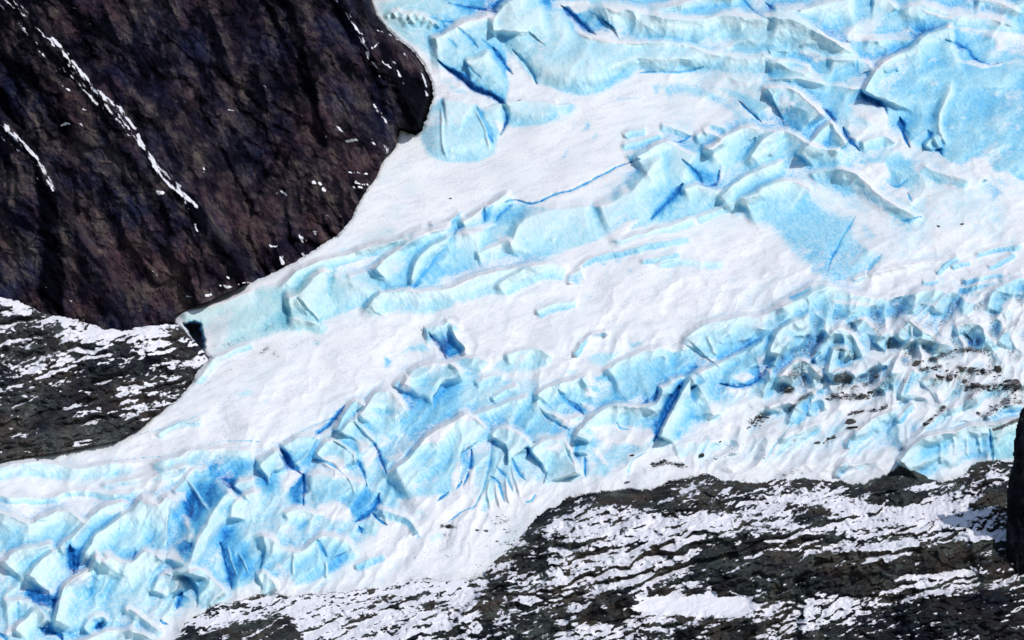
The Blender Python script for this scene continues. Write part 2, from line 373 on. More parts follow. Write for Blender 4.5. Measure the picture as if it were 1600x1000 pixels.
wave([(1348, 150), (1362, 120), (1385, 94), (1420, 78), (1450, 54), (1490, 40)], 13, 4, 95, .9, .30, .42, end=.05)
area([(1420, 92), (1450, 62), (1500, 82), (1540, 104), (1600, 98), (1700, 90), (1700, 300), (1560, 282), (1540, 250), (1500, 262), (1460, 240), (1425, 228), (1408, 182), (1375, 163), (1360, 142), (1364, 116), (1385, 94)], .93, .37, 4, 2)
area([(1475, 64), (1512, 74), (1520, 92), (1505, 92)], .95, .2, 3, 2)
crev([(1478, 62), (1510, 76), (1522, 92), (1545, 100), (1566, 97)], 3, .7, 4)
snow([(1494, 90), (1515, 96), (1532, 101), (1568, 97), (1560, 103), (1530, 106), (1505, 98)], 2)
crev([(1346, 142), (1360, 158), (1380, 166)], 4, .74, 6); crev([(1381, 166), (1386, 178)], 2.4, .82, 4, .4); crev([(1406, 184), (1412, 212), (1421, 230)], 4, .95, 7)
rib([(1490, 122), (1477, 160), (1466, 192), (1480, 232)], 13, 5, .12)
crev([(1449, 204), (1458, 222), (1471, 242)], 5, .68, 5)
for x, y, q in [(1459, 94, 6), (1460, 129, 6), (1423, 149, 6), (1556, 145, 8), (1590, 200, 8), (1400, 155, 3), (1436, 103, 3), (1575, 118, 3), (1505, 184, 3), (1485, 198, 5)]:
    snow([(x - q, y + 2), (x, y - q * .5), (x + q, y - q * .3), (x + q * .4, y + q * .6)], 1.5, 1)
wave([(1380, 112), (1400, 105), (1402, 112)], 2, 2, 7, .9, .6)
# humps left of the big face
wave([(1100, 84), (1180, 92), (1200, 90), (1260, 120), (1300, 135)], 6, 8, 34, .95, .15, .34)
area([(1110, 84), (1200, 40), (1320, 62), (1345, 88), (1330, 92), (1285, 92), (1250, 88), (1190, 95), (1130, 100)], .93, .17, 5)
crev([(1262, 92), (1282, 88)], 1, .4, 1)
snow([(1248, 78), (1262, 74), (1290, 90), (1340, 92), (1365, 98), (1350, 104), (1300, 93), (1275, 97), (1268, 90), (1246, 84)], 2.5)
wave([(1195, 102), (1230, 94), (1262, 105), (1268, 122)], 5, 5, 24, .9, .25, .5)
wave([(1290, 95), (1335, 92), (1362, 105), (1362, 118)], 5, 4, 24, .9, .2, .42)
crev([(1339, 92), (1338, 108)], 2, .55, 2, .4)
wave([(1200, 82), (1215, 78), (1235, 82)], 3, 3, 10, .7, .2)
snow([(1325, 125), (1350, 118), (1358, 122), (1350, 140), (1330, 140)], 3)
wave([(1200, 124), (1240, 122), (1290, 132), (1345, 142)], 3, 3, 12, .5, .3)
wave([(1190, 150), (1205, 138), (1240, 140), (1268, 162), (1290, 186)], 9, 6, 60, .8, .24, .44)
snow([(1244, 140), (1262, 148), (1290, 175), (1305, 195), (1330, 215), (1290, 190), (1265, 160)], 2)
crev([(1284, 168), (1298, 182), (1308, 195)], 2.6, .88, 6); crev([(1318, 200), (1324, 216), (1342, 236)], 4.5, .88, 7)
snow([(1330, 165), (1360, 160), (1385, 175), (1392, 215), (1360, 190)], 6)
area([(1150, 210), (1220, 240), (1250, 250), (1260, 238), (1220, 215), (1180, 195)], .8, .3, 6)
wave([(1247, 244), (1275, 212), (1298, 193), (1308, 206), (1326, 226)], 9, 4, 32, .92, .25, .3, end=.05)
area([(1285, 235), (1290, 210), (1303, 200), (1300, 220)], .95, .55, 4)
snow([(1262, 232), (1275, 226), (1285, 240), (1268, 244)], 3)
wave([(1340, 225), (1370, 215), (1385, 212), (1400, 225)], 5, 4, 24, .85, .3)
wave([(1445, 230), (1460, 215), (1468, 235)], 5, 4, 24, .85, .35)
# ---- snow basin and its bare patches (centre top)
for a in [[(955, 160), (962, 148), (1000, 150), (1006, 157)], [(918, 178), (935, 174), (932, 180), (920, 183)], [(884, 216), (900, 192), (908, 188), (900, 200)], [(905, 206), (915, 186), (924, 190), (920, 205)], [(920, 215), (928, 205), (941, 210), (930, 220)], [(872, 246), (890, 226), (892, 234), (884, 248)], [(1022, 152), (1015, 132), (1030, 128), (1030, 145)]]:
    area(a, .62, .42, 3)
area([(1025, 135), (1055, 122), (1110, 133), (1150, 160), (1190, 195), (1210, 212), (1160, 200), (1130, 178), (1100, 158), (1060, 152), (1040, 160)], .66, .3, 8)
area([(1110, 132), (1160, 140), (1200, 160), (1200, 190), (1180, 185), (1155, 160)], .85, .32, 5)
crev([(1154, 158), (1170, 174), (1190, 191)], 2.2, .85, 4)
area([(1195, 138), (1238, 142), (1268, 170), (1282, 200), (1240, 215), (1200, 190)], .72, .38, 8)
for w in [[(972, 214), (985, 205), (1010, 201)], [(968, 226), (1000, 220), (1035, 208)], [(1030, 194), (1060, 202), (1080, 214)], [(1095, 206), (1112, 196), (1140, 204)], [(975, 246), (1010, 235), (1040, 222), (1060, 216)]]:
    wave(w, 3, 3, 14, .85, .3, .3)
wave([(985, 255), (1015, 234), (1040, 222), (1068, 236), (1095, 248)], 8, 5, 60, .92, .18, .35)
wave([(1080, 216), (1100, 206), (1120, 212), (1128, 225), (1095, 240)], 5, 3, 26, .95, .3, .4)
wave([(1095, 240), (1125, 220), (1160, 200), (1190, 205), (1225, 205)], 9, 5, 45, .95, .2, .35)
crev([(1150, 252), (1165, 235), (1180, 215)], 4, .6, 4); crev([(1044, 219), (1062, 222), (1080, 212)], 2.2, .6, 3)
wave([(1160, 262), (1195, 215), (1230, 205), (1270, 228), (1330, 240)], 8, 4, 45, .92, .2, .3)
rib([(1200, 245), (1215, 230), (1230, 215)], 6, 2)
# ---- middle: the long blue tongue
area([(440, 465), (468, 432), (520, 426), (560, 421), (600, 408), (640, 380), (700, 352), (755, 335), (800, 316), (870, 318), (940, 312), (1000, 262), (1060, 236), (1130, 222), (1200, 205), (1240, 232), (1230, 262), (1160, 290), (1140, 312), (1080, 345), (1010, 352), (950, 372), (900, 388), (845, 405), (800, 398), (740, 424), (690, 436), (640, 455), (600, 458), (560, 482), (520, 498), (490, 512), (455, 500)], .93, .17, 4, 3)
area([(770, 330), (800, 322), (830, 330), (845, 345), (800, 350), (775, 345)], .9, .42, 8)
area([(905, 345), (945, 330), (955, 318), (915, 332)], .9, .42, 8)
wave([(640, 452), (655, 400), (700, 372), (740, 362), (765, 365)], 7, 5, 60, .93, .12, .25)
wave([(575, 428), (612, 398), (650, 372), (690, 356), (712, 354)], 8, 6, 62, .93, .16, .38)
crev([(712, 362), (694, 390), (668, 420), (646, 450)], 6.5, .55, 5)
wave([(740, 400), (765, 388), (800, 372)], 4, 5, 30, .93, .18, .22)
wave([(790, 400), (812, 352), (850, 330), (905, 325), (930, 318)], 6, 8, 70, .93, .13, .2)
wave([(925, 330), (985, 300), (1022, 255), (1045, 250)], 6, 10, 65, .93, .14, .35)
crev([(1066, 288), (1055, 304), (1038, 322), (1018, 342)], 5, .72, 7)
area([(1072, 255), (1100, 262), (1122, 272), (1120, 288), (1098, 290), (1085, 272)], .95, .6, 4)
crev([(1066, 250), (1088, 270), (1100, 290), (1118, 288), (1124, 268)], 3, .72, 5)
snow([(1125, 258), (1130, 260), (1129, 278), (1125, 278)], 1, 1)
wave([(1060, 300), (1090, 290), (1118, 300), (1150, 292)], 5, 4, 25, .93, .2, .3)
wave([(1118, 318), (1145, 290), (1180, 268), (1230, 250)], 7, 4, 50, .93, .16, .3)
wave([(1080, 345), (1115, 330), (1160, 312), (1200, 295)], 3, 3, 14, .7, .25)
wave([(1148, 320), (1180, 300), (1215, 285), (1245, 284), (1270, 300)], 9, 5, 60, .95, .2, .42)
snow([(947, 374), (985, 345), (1000, 342), (990, 352), (968, 368)], 2)
snow([(928, 320), (955, 315), (958, 319), (940, 325), (929, 326)], 1.5)
snow([(770, 370), (790, 366), (792, 374), (785, 378)], 1.5); snow([(682, 396), (692, 388), (697, 388), (688, 395)], 1.2); snow([(665, 416), (675, 409), (676, 411), (668, 418)], 1.2); snow([(862, 374), (868, 373), (866, 378)], 1.5)
wave([(948, 378), (1000, 366), (1050, 352), (1090, 338)], 4, 3, 20, .78, .2, .2)
snow([(955, 384), (1000, 372), (1060, 362), (1088, 358), (1085, 366), (1030, 376), (980, 384), (930, 396), (900, 402)], 3)
wave([(892, 422), (930, 402), (980, 391), (1030, 378), (1088, 371)], 3, 2, 13, .85, .42, .4)
wave([(998, 409), (1030, 402), (1066, 396)], 2.4, 2, 10, .85, .4); wave([(1020, 412), (1060, 404), (1100, 410), (1136, 407)], 2.5, 3, 16, .72, .14, .3)
wave([(888, 446), (893, 428), (912, 420)], 3, 3, 22, .9, .4)
wave([(834, 490), (858, 478), (902, 469)], 3.5, 3, 17, .85, .15, .5)
for p in [(948, 426), (943, 412), (982, 422), (990, 424), (965, 408), (922, 464), (1145, 437), (900, 402), (880, 418)]:
    area([(p[0] - 8, p[1] + 4), (p[0] - 2, p[1] - 3), (p[0] + 8, p[1] - 4), (p[0] + 3, p[1] + 4)], .62, .5, 3)
area([(1140, 448), (1160, 445), (1166, 470), (1150, 475)], .42, .5, 10)
# rolls below the tongue
wave([(560, 500), (585, 466), (620, 455), (690, 453), (730, 438), (775, 424), (820, 416), (868, 410)], 9, 4, 42, .93, .10, .3)
wave([(768, 452), (800, 432), (845, 412), (892, 420)], 5, 3, 32, .9, .14, .3)
snow([(700, 492), (760, 466), (805, 458), (840, 440), (868, 438), (900, 446), (860, 462), (800, 470), (760, 480), (720, 498)], 5)
area([(695, 500), (705, 490), (704, 502)], .9, .55, 2)
crev([(618, 457), (640, 451)], 2.5, .55, 2, .4)
# left head of the tongue
wave([(440, 468), (466, 461), (482, 446), (500, 427), (520, 427)], 9, 8, 60, .95, .10, .25)
wave([(466, 462), (482, 480), (500, 502)], 3, 8, 16, .9, .35, .2)
crev([(464, 466), (480, 482), (496, 502)], 3.5, .5, 3)
wave([(515, 430), (545, 442), (575, 452), (603, 455)], 5, 10, 38, .93, .17, .28)
wave([(540, 432), (575, 424), (602, 408)], 4, 4, 26, .9, .14)
crev([(576, 418), (588, 427), (601, 434)], 1.6, .62, 2)
wave([(430, 458), (462, 426), (500, 408), (545, 398), (560, 392), (620, 376), (668, 353)], 6, 5, 24, .85, .18, .3)
snow([(520, 422), (555, 408), (590, 398), (640, 375), (668, 358), (672, 362), (640, 384), (600, 400), (560, 418)], 3)
wave([(550, 394), (600, 376), (640, 372), (668, 355)], 3, 3, 16, .8, .2, .3)
wave([(668, 352), (700, 346), (722, 330)], 4, 3, 20, .8, .15)
crev([(705, 350), (714, 338), (722, 328)], 1.8, .55, 2)
snow([(655, 372), (680, 356), (705, 348), (695, 357), (672, 365)], 2)
wave([(712, 352), (735, 340), (762, 322), (800, 298)], 7, 4, 34, .88, .12, .3)
area([(755, 322), (772, 318), (766, 342), (752, 348)], 1, .72, 2); crev([(756, 324), (757, 344)], 3, .82, 5, .4)
crev([(776, 345), (782, 334), (800, 320)], 3, .62, 3)
snow([(715, 362), (760, 348), (775, 350), (745, 362), (718, 370)], 3)
crev([(790, 316), (802, 312), (832, 318), (870, 303), (900, 295), (932, 278), (962, 262), (1000, 249)], 2.3, .66, 4)
area([(955, 270), (985, 262), (995, 268), (985, 285), (965, 280)], .55, .4, 6)
area([(930, 285), (960, 276), (1000, 285), (980, 300), (920, 300)], .40, .3, 10)
# tongue end over the hill
area([(278, 492), (400, 447), (452, 442), (470, 470), (470, 502), (430, 520), (380, 543), (330, 556), (318, 520)], .75, .2, 7, 2)
area([(400, 500), (440, 480), (482, 495), (490, 510), (440, 520), (405, 528)], .72, .42, 8)
wave([(445, 498), (480, 500), (500, 510), (505, 502)], 3, 3, 18, .8, .2)
wave([(276, 492), (330, 478), (400, 452)], 5, 4, 30, .62, .12)
b = G.box([(270, 380), (560, 570)], 30); teal[b] = .9 * ss(0, 60, 560 - U[b]) * ss(0, 30, V[b] - 370)
teal += .8 * ss(40, -10, poly_sd([(583, 0), (640, 70), (690, 130), (660, 230), (600, 270)], U, V) * -1) * 0
teal += .55 * ss(720, 600, U) * ss(120, 40, V)
dirtline([(300, 520), (360, 500), (420, 490)], 10, .28); dirtline([(330, 548), (400, 520), (450, 498)], 6, .35)
area([(288, 506), (302, 501), (313, 506), (318, 524), (320, 550), (311, 548), (299, 530), (290, 516)], 1, 1.0, 1.2)
area([(290, 498), (316, 500), (314, 506), (296, 507)], 1, .75, 2, warp=False)
b = G.box([(285, 500), (320, 560)], 20); s_ = poly_sd([(288, 507), (302, 503), (312, 507), (318, 524), (320, 550), (310, 548), (298, 530)], U[b] + 3 * pn(U[b] / 8, V[b] / 8, 7), V[b] + 3 * pn(U[b] / 8, V[b] / 8, 8)); r[b] -= 16 * ss(-3, 5, s_); teal[b] *= 1 - ss(-4, 3, s_); dirt[b] = np.maximum(dirt[b], .75 * ss(-2, 6, s_))  # inner shade of the cave mouth painted in through the dirt mask
wave([(300, 600), (318, 585), (335, 562), (360, 548), (400, 534)], 3, 3, 13, .8, .22, .5)
dirtline([(300, 618), (340, 588), (370, 572), (402, 560)], 3, .33); dirtline([(395, 556), (420, 548), (440, 555)], 5, .42); dirtline([(355, 595), (380, 580), (400, 570)], 4, .25)
# lower-left snow slope
area([(366, 616), (384, 607), (398, 610), (396, 619), (372, 620)], .7, .12, 2.5); wave([(242, 683), (268, 666), (300, 658), (322, 656)], 2.5, 3, 12, .8, .12)
snow([(255, 680), (275, 670), (295, 666), (285, 676), (262, 684)], 2)
area([(486, 534), (498, 531), (500, 538), (490, 542)], .7, .3, 2); dirtline([(455, 545), (500, 528)], 4, .3)
area([(598, 555), (616, 560), (607, 578), (600, 575)], .85, .42, 3); area([(618, 556), (640, 536), (662, 530), (676, 546), (665, 552), (640, 552)], .7, .22, 4)
area([(408, 622), (420, 620), (422, 630), (412, 634)], .55, .2, 3)
area([(658, 513), (690, 508), (700, 500), (706, 516), (714, 528), (725, 542), (721, 556), (704, 562), (690, 558), (680, 540), (668, 524)], .85, .45, 2.5)
wave([(660, 513), (680, 511), (693, 508), (702, 497)], 5, 3, 30, .85, .3, .7); wave([(704, 505), (712, 526), (726, 544), (722, 556)], 5, 10, 8, .4, .35); blot([(672, 518), (690, 520), (700, 540), (690, 552)], .32)
area([(686, 526), (704, 524), (708, 542), (699, 556), (690, 550)], .9, .80, 4)
crev([(670, 520), (684, 542), (697, 560)], 4, .8, 7)
snow([(666, 523), (684, 534), (688, 548), (698, 558), (708, 563), (690, 566), (678, 560), (680, 545)], 2)
for l in [[(165, 722), (218, 715), (270, 713), (300, 706), (345, 690), (410, 690), (440, 694)], [(560, 640), (500, 660), (440, 690)], [(200, 680), (260, 668), (330, 640)]]:
    crev(l, .8, .35, .9)
wave([(-40, 738), (0, 731), (40, 722), (90, 726), (125, 733), (150, 728), (190, 723), (225, 722)], 5, 4, 30, .75, .10, .2)
wave([(-40, 775), (0, 774), (25, 778), (74, 779), (100, 770), (130, 765), (165, 772), (205, 772), (216, 752)], 3, 3, 13, .75, .14, .25)
wave([(150, 758), (200, 750), (240, 742), (300, 725)], 3, 4, 14, .5, .15)
wave([(-60, 790), (0, 800), (45, 817), (65, 810), (100, 797), (125, 812), (142, 828)], 12, 5, 64, .93, .13, .3)
area([(0, 815), (42, 822), (38, 850), (0, 860)], .9, .3, 8)
# ---- lower band, left: big seracs
wave([(232, 726), (270, 716), (300, 704), (350, 701), (402, 706)], 6, 4, 40, .93, .2, .32)
area([(300, 728), (340, 713), (384, 714), (396, 726), (374, 748), (352, 762), (330, 752)], .95, .52, 4)
area([(288, 755), (330, 748), (372, 750), (352, 782), (326, 802), (306, 846), (296, 820), (280, 790)], .97, .66, 4)
rib([(290, 745), (310, 775), (328, 800)], 5, 3, .3)
wave([(268, 775), (285, 755), (300, 735), (330, 730)], 4, 4, 24, .95, .25, .4)
wave([(0, 885), (25, 861), (60, 855), (88, 846)], 8, 5, 72, .95, .10, .22)
wave([(38, 905), (68, 872), (104, 852)], 9, 4, 66, .95, .09, .25)
wave([(86, 858), (116, 838), (142, 808), (166, 791), (190, 785), (207, 792)], 8, 5, 60, .95, .17, .3)
snow([(164, 800), (180, 793), (200, 792), (190, 800), (170, 806)], 3); crev([(198, 802), (208, 795)], 2.5, .6, 3, .4)
wave([(124, 885), (150, 836), (196, 804), (224, 780), (246, 788), (262, 777), (286, 792)], 11, 5, 100, .95, .14, .25)
snow([(222, 784), (240, 776), (256, 778), (246, 790), (230, 790)], 3); snow([(262, 772), (290, 768), (290, 782), (275, 782)], 3)
snow([(286, 805), (293, 808), (297, 830), (290, 822)], 2)
area([(266, 792), (280, 800), (287, 830), (282, 815), (270, 808)], .95, .58, 4)
area([(88, 857), (114, 838), (112, 860), (118, 864), (124, 857), (123, 892), (115, 896), (107, 880), (103, 852)], 1, .82, 2, warp=False); crev([(109, 852), (112, 875), (115, 893)], 5, .92, 9); crev([(120, 888), (124, 868)], 2.5, .7, 4, .4)
area([(37, 918), (58, 916), (72, 928), (92, 924), (90, 938), (72, 946), (38, 940)], 1, .66, 3); crev([(40, 938), (72, 946), (92, 934)], 4, .7, 6)
wave([(80, 985), (92, 945), (104, 912), (140, 888), (152, 866), (160, 861)], 13, 4, 44, .55, .28, .3)
wave([(156, 862), (180, 872), (205, 880), (222, 864), (232, 862), (262, 880)], 9, 5, 78, .93, .09, .2)
area([(148, 868), (160, 862), (175, 885), (165, 920), (145, 935), (140, 905)], .9, .22, 8); snow([(180, 872), (208, 873), (212, 878), (190, 880)], 2)
crev([(142, 930), (148, 900), (152, 880)], 4, .5, 3)
wave([(270, 900), (286, 884), (262, 872), (240, 866)], 4, 4, 18, .6, .2)
crev([(208, 876), (212, 862)], 2.6, .5, 4); crev([(290, 862), (300, 850)], 7, .7, 6)
area([(275, 850), (300, 842), (306, 852), (296, 882), (285, 880)], 1, .66, 4)
wave([(292, 905), (300, 868), (326, 812), (345, 782), (363, 763)], 15, 26, 34, .6, .3, .2, end=.05)
area([(346, 826), (366, 824), (390, 848), (402, 880), (396, 906), (366, 920), (352, 892), (342, 852)], .97, .60, 6)
crev([(345, 848), (352, 880), (362, 920)], 4, .72, 6); rib([(356, 850), (364, 880), (370, 905)], 3, 2, .3); rib([(372, 860), (382, 880), (388, 900)], 3, 2, .35)
area([(330, 895), (336, 862), (344, 852), (354, 905), (358, 924)], .95, .12, 3)
wave([(363, 763), (376, 752), (400, 748)], 5, 4, 40, .7, .15); wave([(360, 815), (365, 790), (385, 772), (410, 768)], 6, 5, 50, .6, .15)
wave([(288, 905), (305, 892), (318, 892), (335, 908), (355, 930)], 9, 5, 58, .9, .26, .34)
wave([(235, 930), (246, 905), (258, 896), (278, 905), (288, 925)], 6, 4, 46, .5, .2)
crev([(276, 952), (280, 938), (284, 926)], 5, .78, 7); crev([(250, 968), (256, 974), (262, 976)], 3.2, .7, 4, .3)
wave([(0, 940), (30, 938), (58, 944), (85, 958)], 6, 3, 44, .93, .10, .2)
wave([(20, 992), (38, 968), (62, 952), (80, 975)], 6, 3, 44, .93, .14, .25)
crev([(27, 938), (28, 970)], 1.6, .4, 2); crev([(56, 940), (66, 950), (75, 958)], 2.4, .6, 3); crev([(62, 980), (70, 985), (92, 992), (98, 1002)], 4.5, .74, 6)
crev([(0, 990), (10, 1000)], 4, .6, 4); snow([(4, 990), (20, 978), (24, 984), (12, 992)], 2)
wave([(128, 988), (142, 965), (160, 962), (170, 975)], 5, 3, 26, .75, .2); area([(146, 980), (156, 966), (165, 964), (163, 978), (155, 984)], 1, .80, 3); crev([(150, 982), (161, 972)], 4, .9, 6, .4)
wave([(190, 958), (205, 953), (235, 975), (258, 990)], 4, 3, 14, .85, .15); wave([(195, 980), (230, 995), (262, 1005)], 4, 3, 14, .85, .15)
wave([(100, 1015), (150, 992), (200, 985), (240, 1000)], 5, 4, 40, .6, .12)
# ---- lower band, centre-left
area([(440, 692), (470, 680), (496, 690), (490, 716), (476, 736), (455, 740), (438, 714)], .97, .48, 3, 3)
wave([(398, 722), (420, 710), (440, 703)], 6, 4, 50, .93, .22, .4); wave([(436, 702), (462, 684), (485, 682), (500, 690)], 6, 3, 50, .95, .3, .55)
area([(440, 700), (452, 718), (468, 730), (468, 740), (452, 735), (442, 715)], 1, .74, 3); crev([(437, 712), (452, 728), (470, 740)], 4, .75, 6)
area([(478, 682), (500, 668), (530, 640), (540, 632), (534, 650), (512, 668), (492, 684)], 1, .66, 2.5); crev([(488, 684), (512, 666), (538, 634)], 3, .74, 5)
wave([(524, 674), (540, 642), (556, 625), (568, 634)], 8, 3, 42, .96, .40, .6, end=.05)
wave([(553, 660), (575, 630), (592, 612), (612, 612), (626, 628), (640, 655)], 8, 3, 50, .95, .17, .3)
wave([(616, 606), (624, 594), (636, 585)], 4, 3, 20, .95, .4)
wave([(624, 612), (638, 588), (655, 572), (682, 568), (712, 572), (724, 600)], 9, 4, 115, .93, .30, .36)
area([(640, 585), (655, 573), (682, 569), (712, 573), (722, 600), (720, 634), (700, 650), (665, 664), (640, 690), (626, 660), (630, 634), (622, 612)], .95, .38, 4)
snow([(625, 598), (634, 588), (638, 600), (642, 612), (634, 614)], 2)
crev([(620, 612), (634, 628), (640, 645)], 1, .3, 1)
snow([(608, 660), (628, 654), (622, 672), (604, 694), (592, 698), (598, 680)], 3)
wave([(560, 655), (578, 648), (600, 652), (625, 650)], 3, 3, 40, .93, .25, .3)
crev([(552, 660), (570, 680), (586, 696), (596, 720), (603, 740)], 2.5, .72, 6)
wave([(520, 690), (535, 672), (555, 658), (575, 680), (590, 696)], 6, 4, 60, .95, .26, .4)
snow([(552, 682), (570, 690), (588, 700), (592, 710), (575, 728), (562, 706)], 5)
crev([(518, 688), (540, 702), (556, 718), (568, 740), (573, 760)], 2.3, .66, 5)
wave([(488, 716), (502, 700), (518, 688), (545, 704), (560, 724)], 7, 4, 70, .93, .25, .4)
snow([(496, 715), (520, 712), (540, 722), (548, 740), (500, 760), (490, 750)], 7)
crev([(487, 718), (510, 722), (530, 735), (545, 752)], 2, .5, 3)
area([(470, 742), (476, 740), (475, 790), (462, 794), (446, 774), (450, 760)], 1, .72, 3); crev([(474, 742), (474, 790)], 3.4, .82, 7, .3)
area([(398, 748), (420, 742), (444, 748), (434, 770), (420, 774)], .95, .55, 5); wave([(398, 735), (420, 715), (432, 710), (445, 735)], 6, 4, 60, .95, .28, .5)
snow([(450, 745), (460, 735), (468, 740), (455, 752), (445, 765)], 3)
wave([(474, 745), (500, 740), (540, 745), (575, 760)], 5, 4, 70, .75, .22, .6)
area([(540, 792), (552, 765), (575, 762), (592, 778), (582, 800), (560, 816), (550, 812)], .95, .62, 5); crev([(592, 772), (583, 796), (556, 816)], 4, .78, 8)
snow([(500, 790), (520, 785), (545, 795), (550, 812), (520, 812), (490, 800)], 5)
rib([(543, 745), (552, 760), (556, 775)], 2.4, 1.2, .1); rib([(570, 745), (576, 760), (580, 772)], 2.4, 1.2, .1)
wave([(598, 745), (632, 722), (650, 702), (680, 672), (712, 656), (732, 648), (756, 668), (768, 682)], 12, 4, 115, .85, .20, .30)
area([(620, 750), (650, 722), (700, 700), (722, 700), (730, 740), (700, 775), (640, 780), (610, 790), (598, 770)], .80, .28, 8)
snow([(680, 668), (712, 654), (706, 670), (690, 690), (668, 696), (655, 705)], 4); snow([(622, 780), (650, 776), (700, 778), (730, 745), (738, 760), (715, 802), (680, 800), (630, 798)], 7)
area([(636, 702), (660, 706), (682, 704), (690, 708), (665, 720), (645, 722)], .95, .36, 4); snow([(614, 726), (624, 706), (635, 714), (622, 724)], 2.5)
crev([(736, 702), (734, 735), (724, 758)], 2.3, .82, 5); crev([(684, 783), (700, 770)], 3.4, .76, 4, .3); crev([(712, 765), (722, 752)], 3, .76, 4, .3)
snow([(706, 745), (720, 716), (724, 735), (712, 762), (706, 760)], 2.5); snow([(732, 735), (740, 730), (742, 745), (734, 756)], 2)
wave([(764, 690), (775, 672), (790, 668), (815, 680), (832, 700)], 8, 4, 120, .93, .24, .38)
area([(748, 800), (764, 760), (768, 700), (776, 690), (772, 760), (762, 802)], .85, .3, 5)
crev([(766, 745), (780, 755), (788, 785)], 2.6, .62, 3); crev([(775, 730), (792, 748), (800, 768)], 2.6, .6, 3); crev([(770, 690), (762, 740), (748, 780), (735, 800)], 2, .5, 3)
for l in [[(768, 800), (762, 770), (766, 750)], [(782, 798), (776, 770), (778, 752)], [(798, 790), (792, 764), (790, 740)], [(812, 778), (806, 752), (800, 725)]]: rib(l, 4, 2.2, .08)
crev([(700, 815), (715, 805), (722, 800), (745, 790)], 1.4, .7, 2)
wave([(590, 805), (600, 798), (625, 806), (640, 812), (655, 836)], 4, 3, 14, .9, .4); crev([(582, 802), (592, 812), (604, 820)], 4, .78, 6)
area([(558, 828), (572, 812), (590, 812), (592, 822), (585, 840)], .9, .2, 3, 3); crev([(560, 822), (566, 834)], 3, .8, 5, .4)
wave([(440, 806), (458, 796), (478, 798), (498, 808)], 4, 3, 22, .85, .14); area([(462, 826), (478, 812), (482, 816), (474, 828)], .9, .5, 3)
wave([(395, 845), (420, 838), (440, 856), (470, 862), (495, 842), (520, 838), (545, 848), (558, 872)], 8, 5, 62, .85, .25, .48)
area([(400, 850), (440, 862), (500, 868), (540, 850), (552, 872), (530, 890), (500, 905), (478, 912), (440, 904), (400, 902)], .82, .34, 5)
area([(516, 845), (540, 850), (548, 870), (530, 888), (514, 892)], .72, .62, 8)
rib([(458, 864), (458, 900)], 4, 2.4, .02); rib([(510, 874), (510, 904)], 4, 2.4, .02); crev([(495, 842), (503, 858), (511, 870)], 2.4, .68, 4)
wave([(398, 902), (412, 895), (424, 905), (434, 924)], 5, 3, 30, .9, .2)
wave([(552, 888), (575, 874), (602, 864)], 3, 3, 16, .85, .45)
area([(470, 930), (500, 905), (540, 890), (560, 895), (520, 915), (490, 935)], .5, .2, 8)
area([(640, 815), (655, 822), (662, 845), (650, 845)], .6, .45, 4); area([(668, 835), (690, 828), (698, 838), (680, 850), (670, 848)], .55, .1, 4)
area([(705, 900), (740, 893), (775, 882), (800, 880), (760, 898), (730, 904)], .55, .14, 6)
# ---- lower band, centre
area([(798, 550), (835, 545), (858, 556), (866, 565), (840, 577), (800, 583), (770, 575), (780, 560)], .9, .15, 3, 2)
wave([(700, 572), (720, 561), (750, 562), (765, 570)], 4, 3, 26, .95, .28, .3); wave([(785, 560), (812, 548), (838, 545), (866, 560)], 4, 3, 24, .95, .2, .15)
wave([(740, 600), (770, 588), (790, 590)], 3, 3, 14, .6, .3); wave([(765, 625), (790, 610), (812, 602)], 3, 3, 14, .8, .25)
wave([(735, 650), (765, 640), (800, 628), (830, 616)], 4, 3, 24, .9, .25, .3)
wave([(896, 555), (908, 540), (926, 522), (944, 520), (948, 526)], 4, 4, 10, .9, .5, end=.05); snow([(912, 545), (922, 528), (932, 528), (922, 542)], 2)
area([(916, 560), (935, 550), (972, 548), (960, 560), (942, 575), (922, 570)], .85, .14, 3, 1.5)
area([(980, 535), (1005, 533), (1002, 542), (985, 545)], .85, .2, 3)
area([(930, 590), (945, 582), (960, 577), (958, 588), (945, 596), (932, 596)], .95, .45, 3)
wave([(940, 582), (975, 562), (1020, 545), (1050, 540)], 6, 3, 90, .93, .27, .32)
area([(945, 586), (970, 566), (1020, 548), (1070, 545), (1100, 562), (1110, 575), (1060, 592), (1030, 602), (1005, 625), (965, 636), (938, 632), (960, 600)], .95, .31, 4)
wave([(1060, 548), (1072, 528), (1100, 508), (1130, 500), (1170, 495), (1205, 488), (1290, 450), (1320, 452)], 9, 5, 78, .95, .20, .32)
area([(1072, 545), (1082, 528), (1120, 510), (1200, 500), (1212, 520), (1180, 540), (1150, 550), (1128, 562), (1100, 556)], .95, .27, 4)
snow([(1035, 548), (1058, 538), (1066, 540), (1072, 548), (1056, 546)], 2.5); snow([(1100, 560), (1118, 562), (1125, 568), (1108, 570)], 2)
rib([(1105, 520), (1115, 545), (1122, 560)], 6, 2, .1)
crev([(1128, 562), (1150, 548), (1175, 536)], 1.2, .4, 2)
wave([(1030, 602), (1055, 592), (1095, 580), (1130, 566), (1180, 540), (1200, 525)], 8, 3, 60, .93, .28, .55)
area([(1128, 572), (1180, 534), (1202, 528), (1202, 572), (1186, 598), (1150, 606), (1134, 598)], .95, .42, 5)
crev([(1125, 600), (1150, 604), (1180, 598), (1198, 574)], 3.4, .74, 6); snow([(1144, 588), (1158, 580), (1172, 580), (1180, 590), (1160, 597)], 3)
wave([(833, 625), (848, 610), (875, 600), (905, 590), (925, 585)], 8, 3, 50, .93, .22, .35)
crev([(872, 610), (882, 624), (900, 636), (912, 648)], 4, .55, 4); wave([(835, 622), (850, 640), (880, 655), (910, 648)], 4, 4, 14, .93, .08)
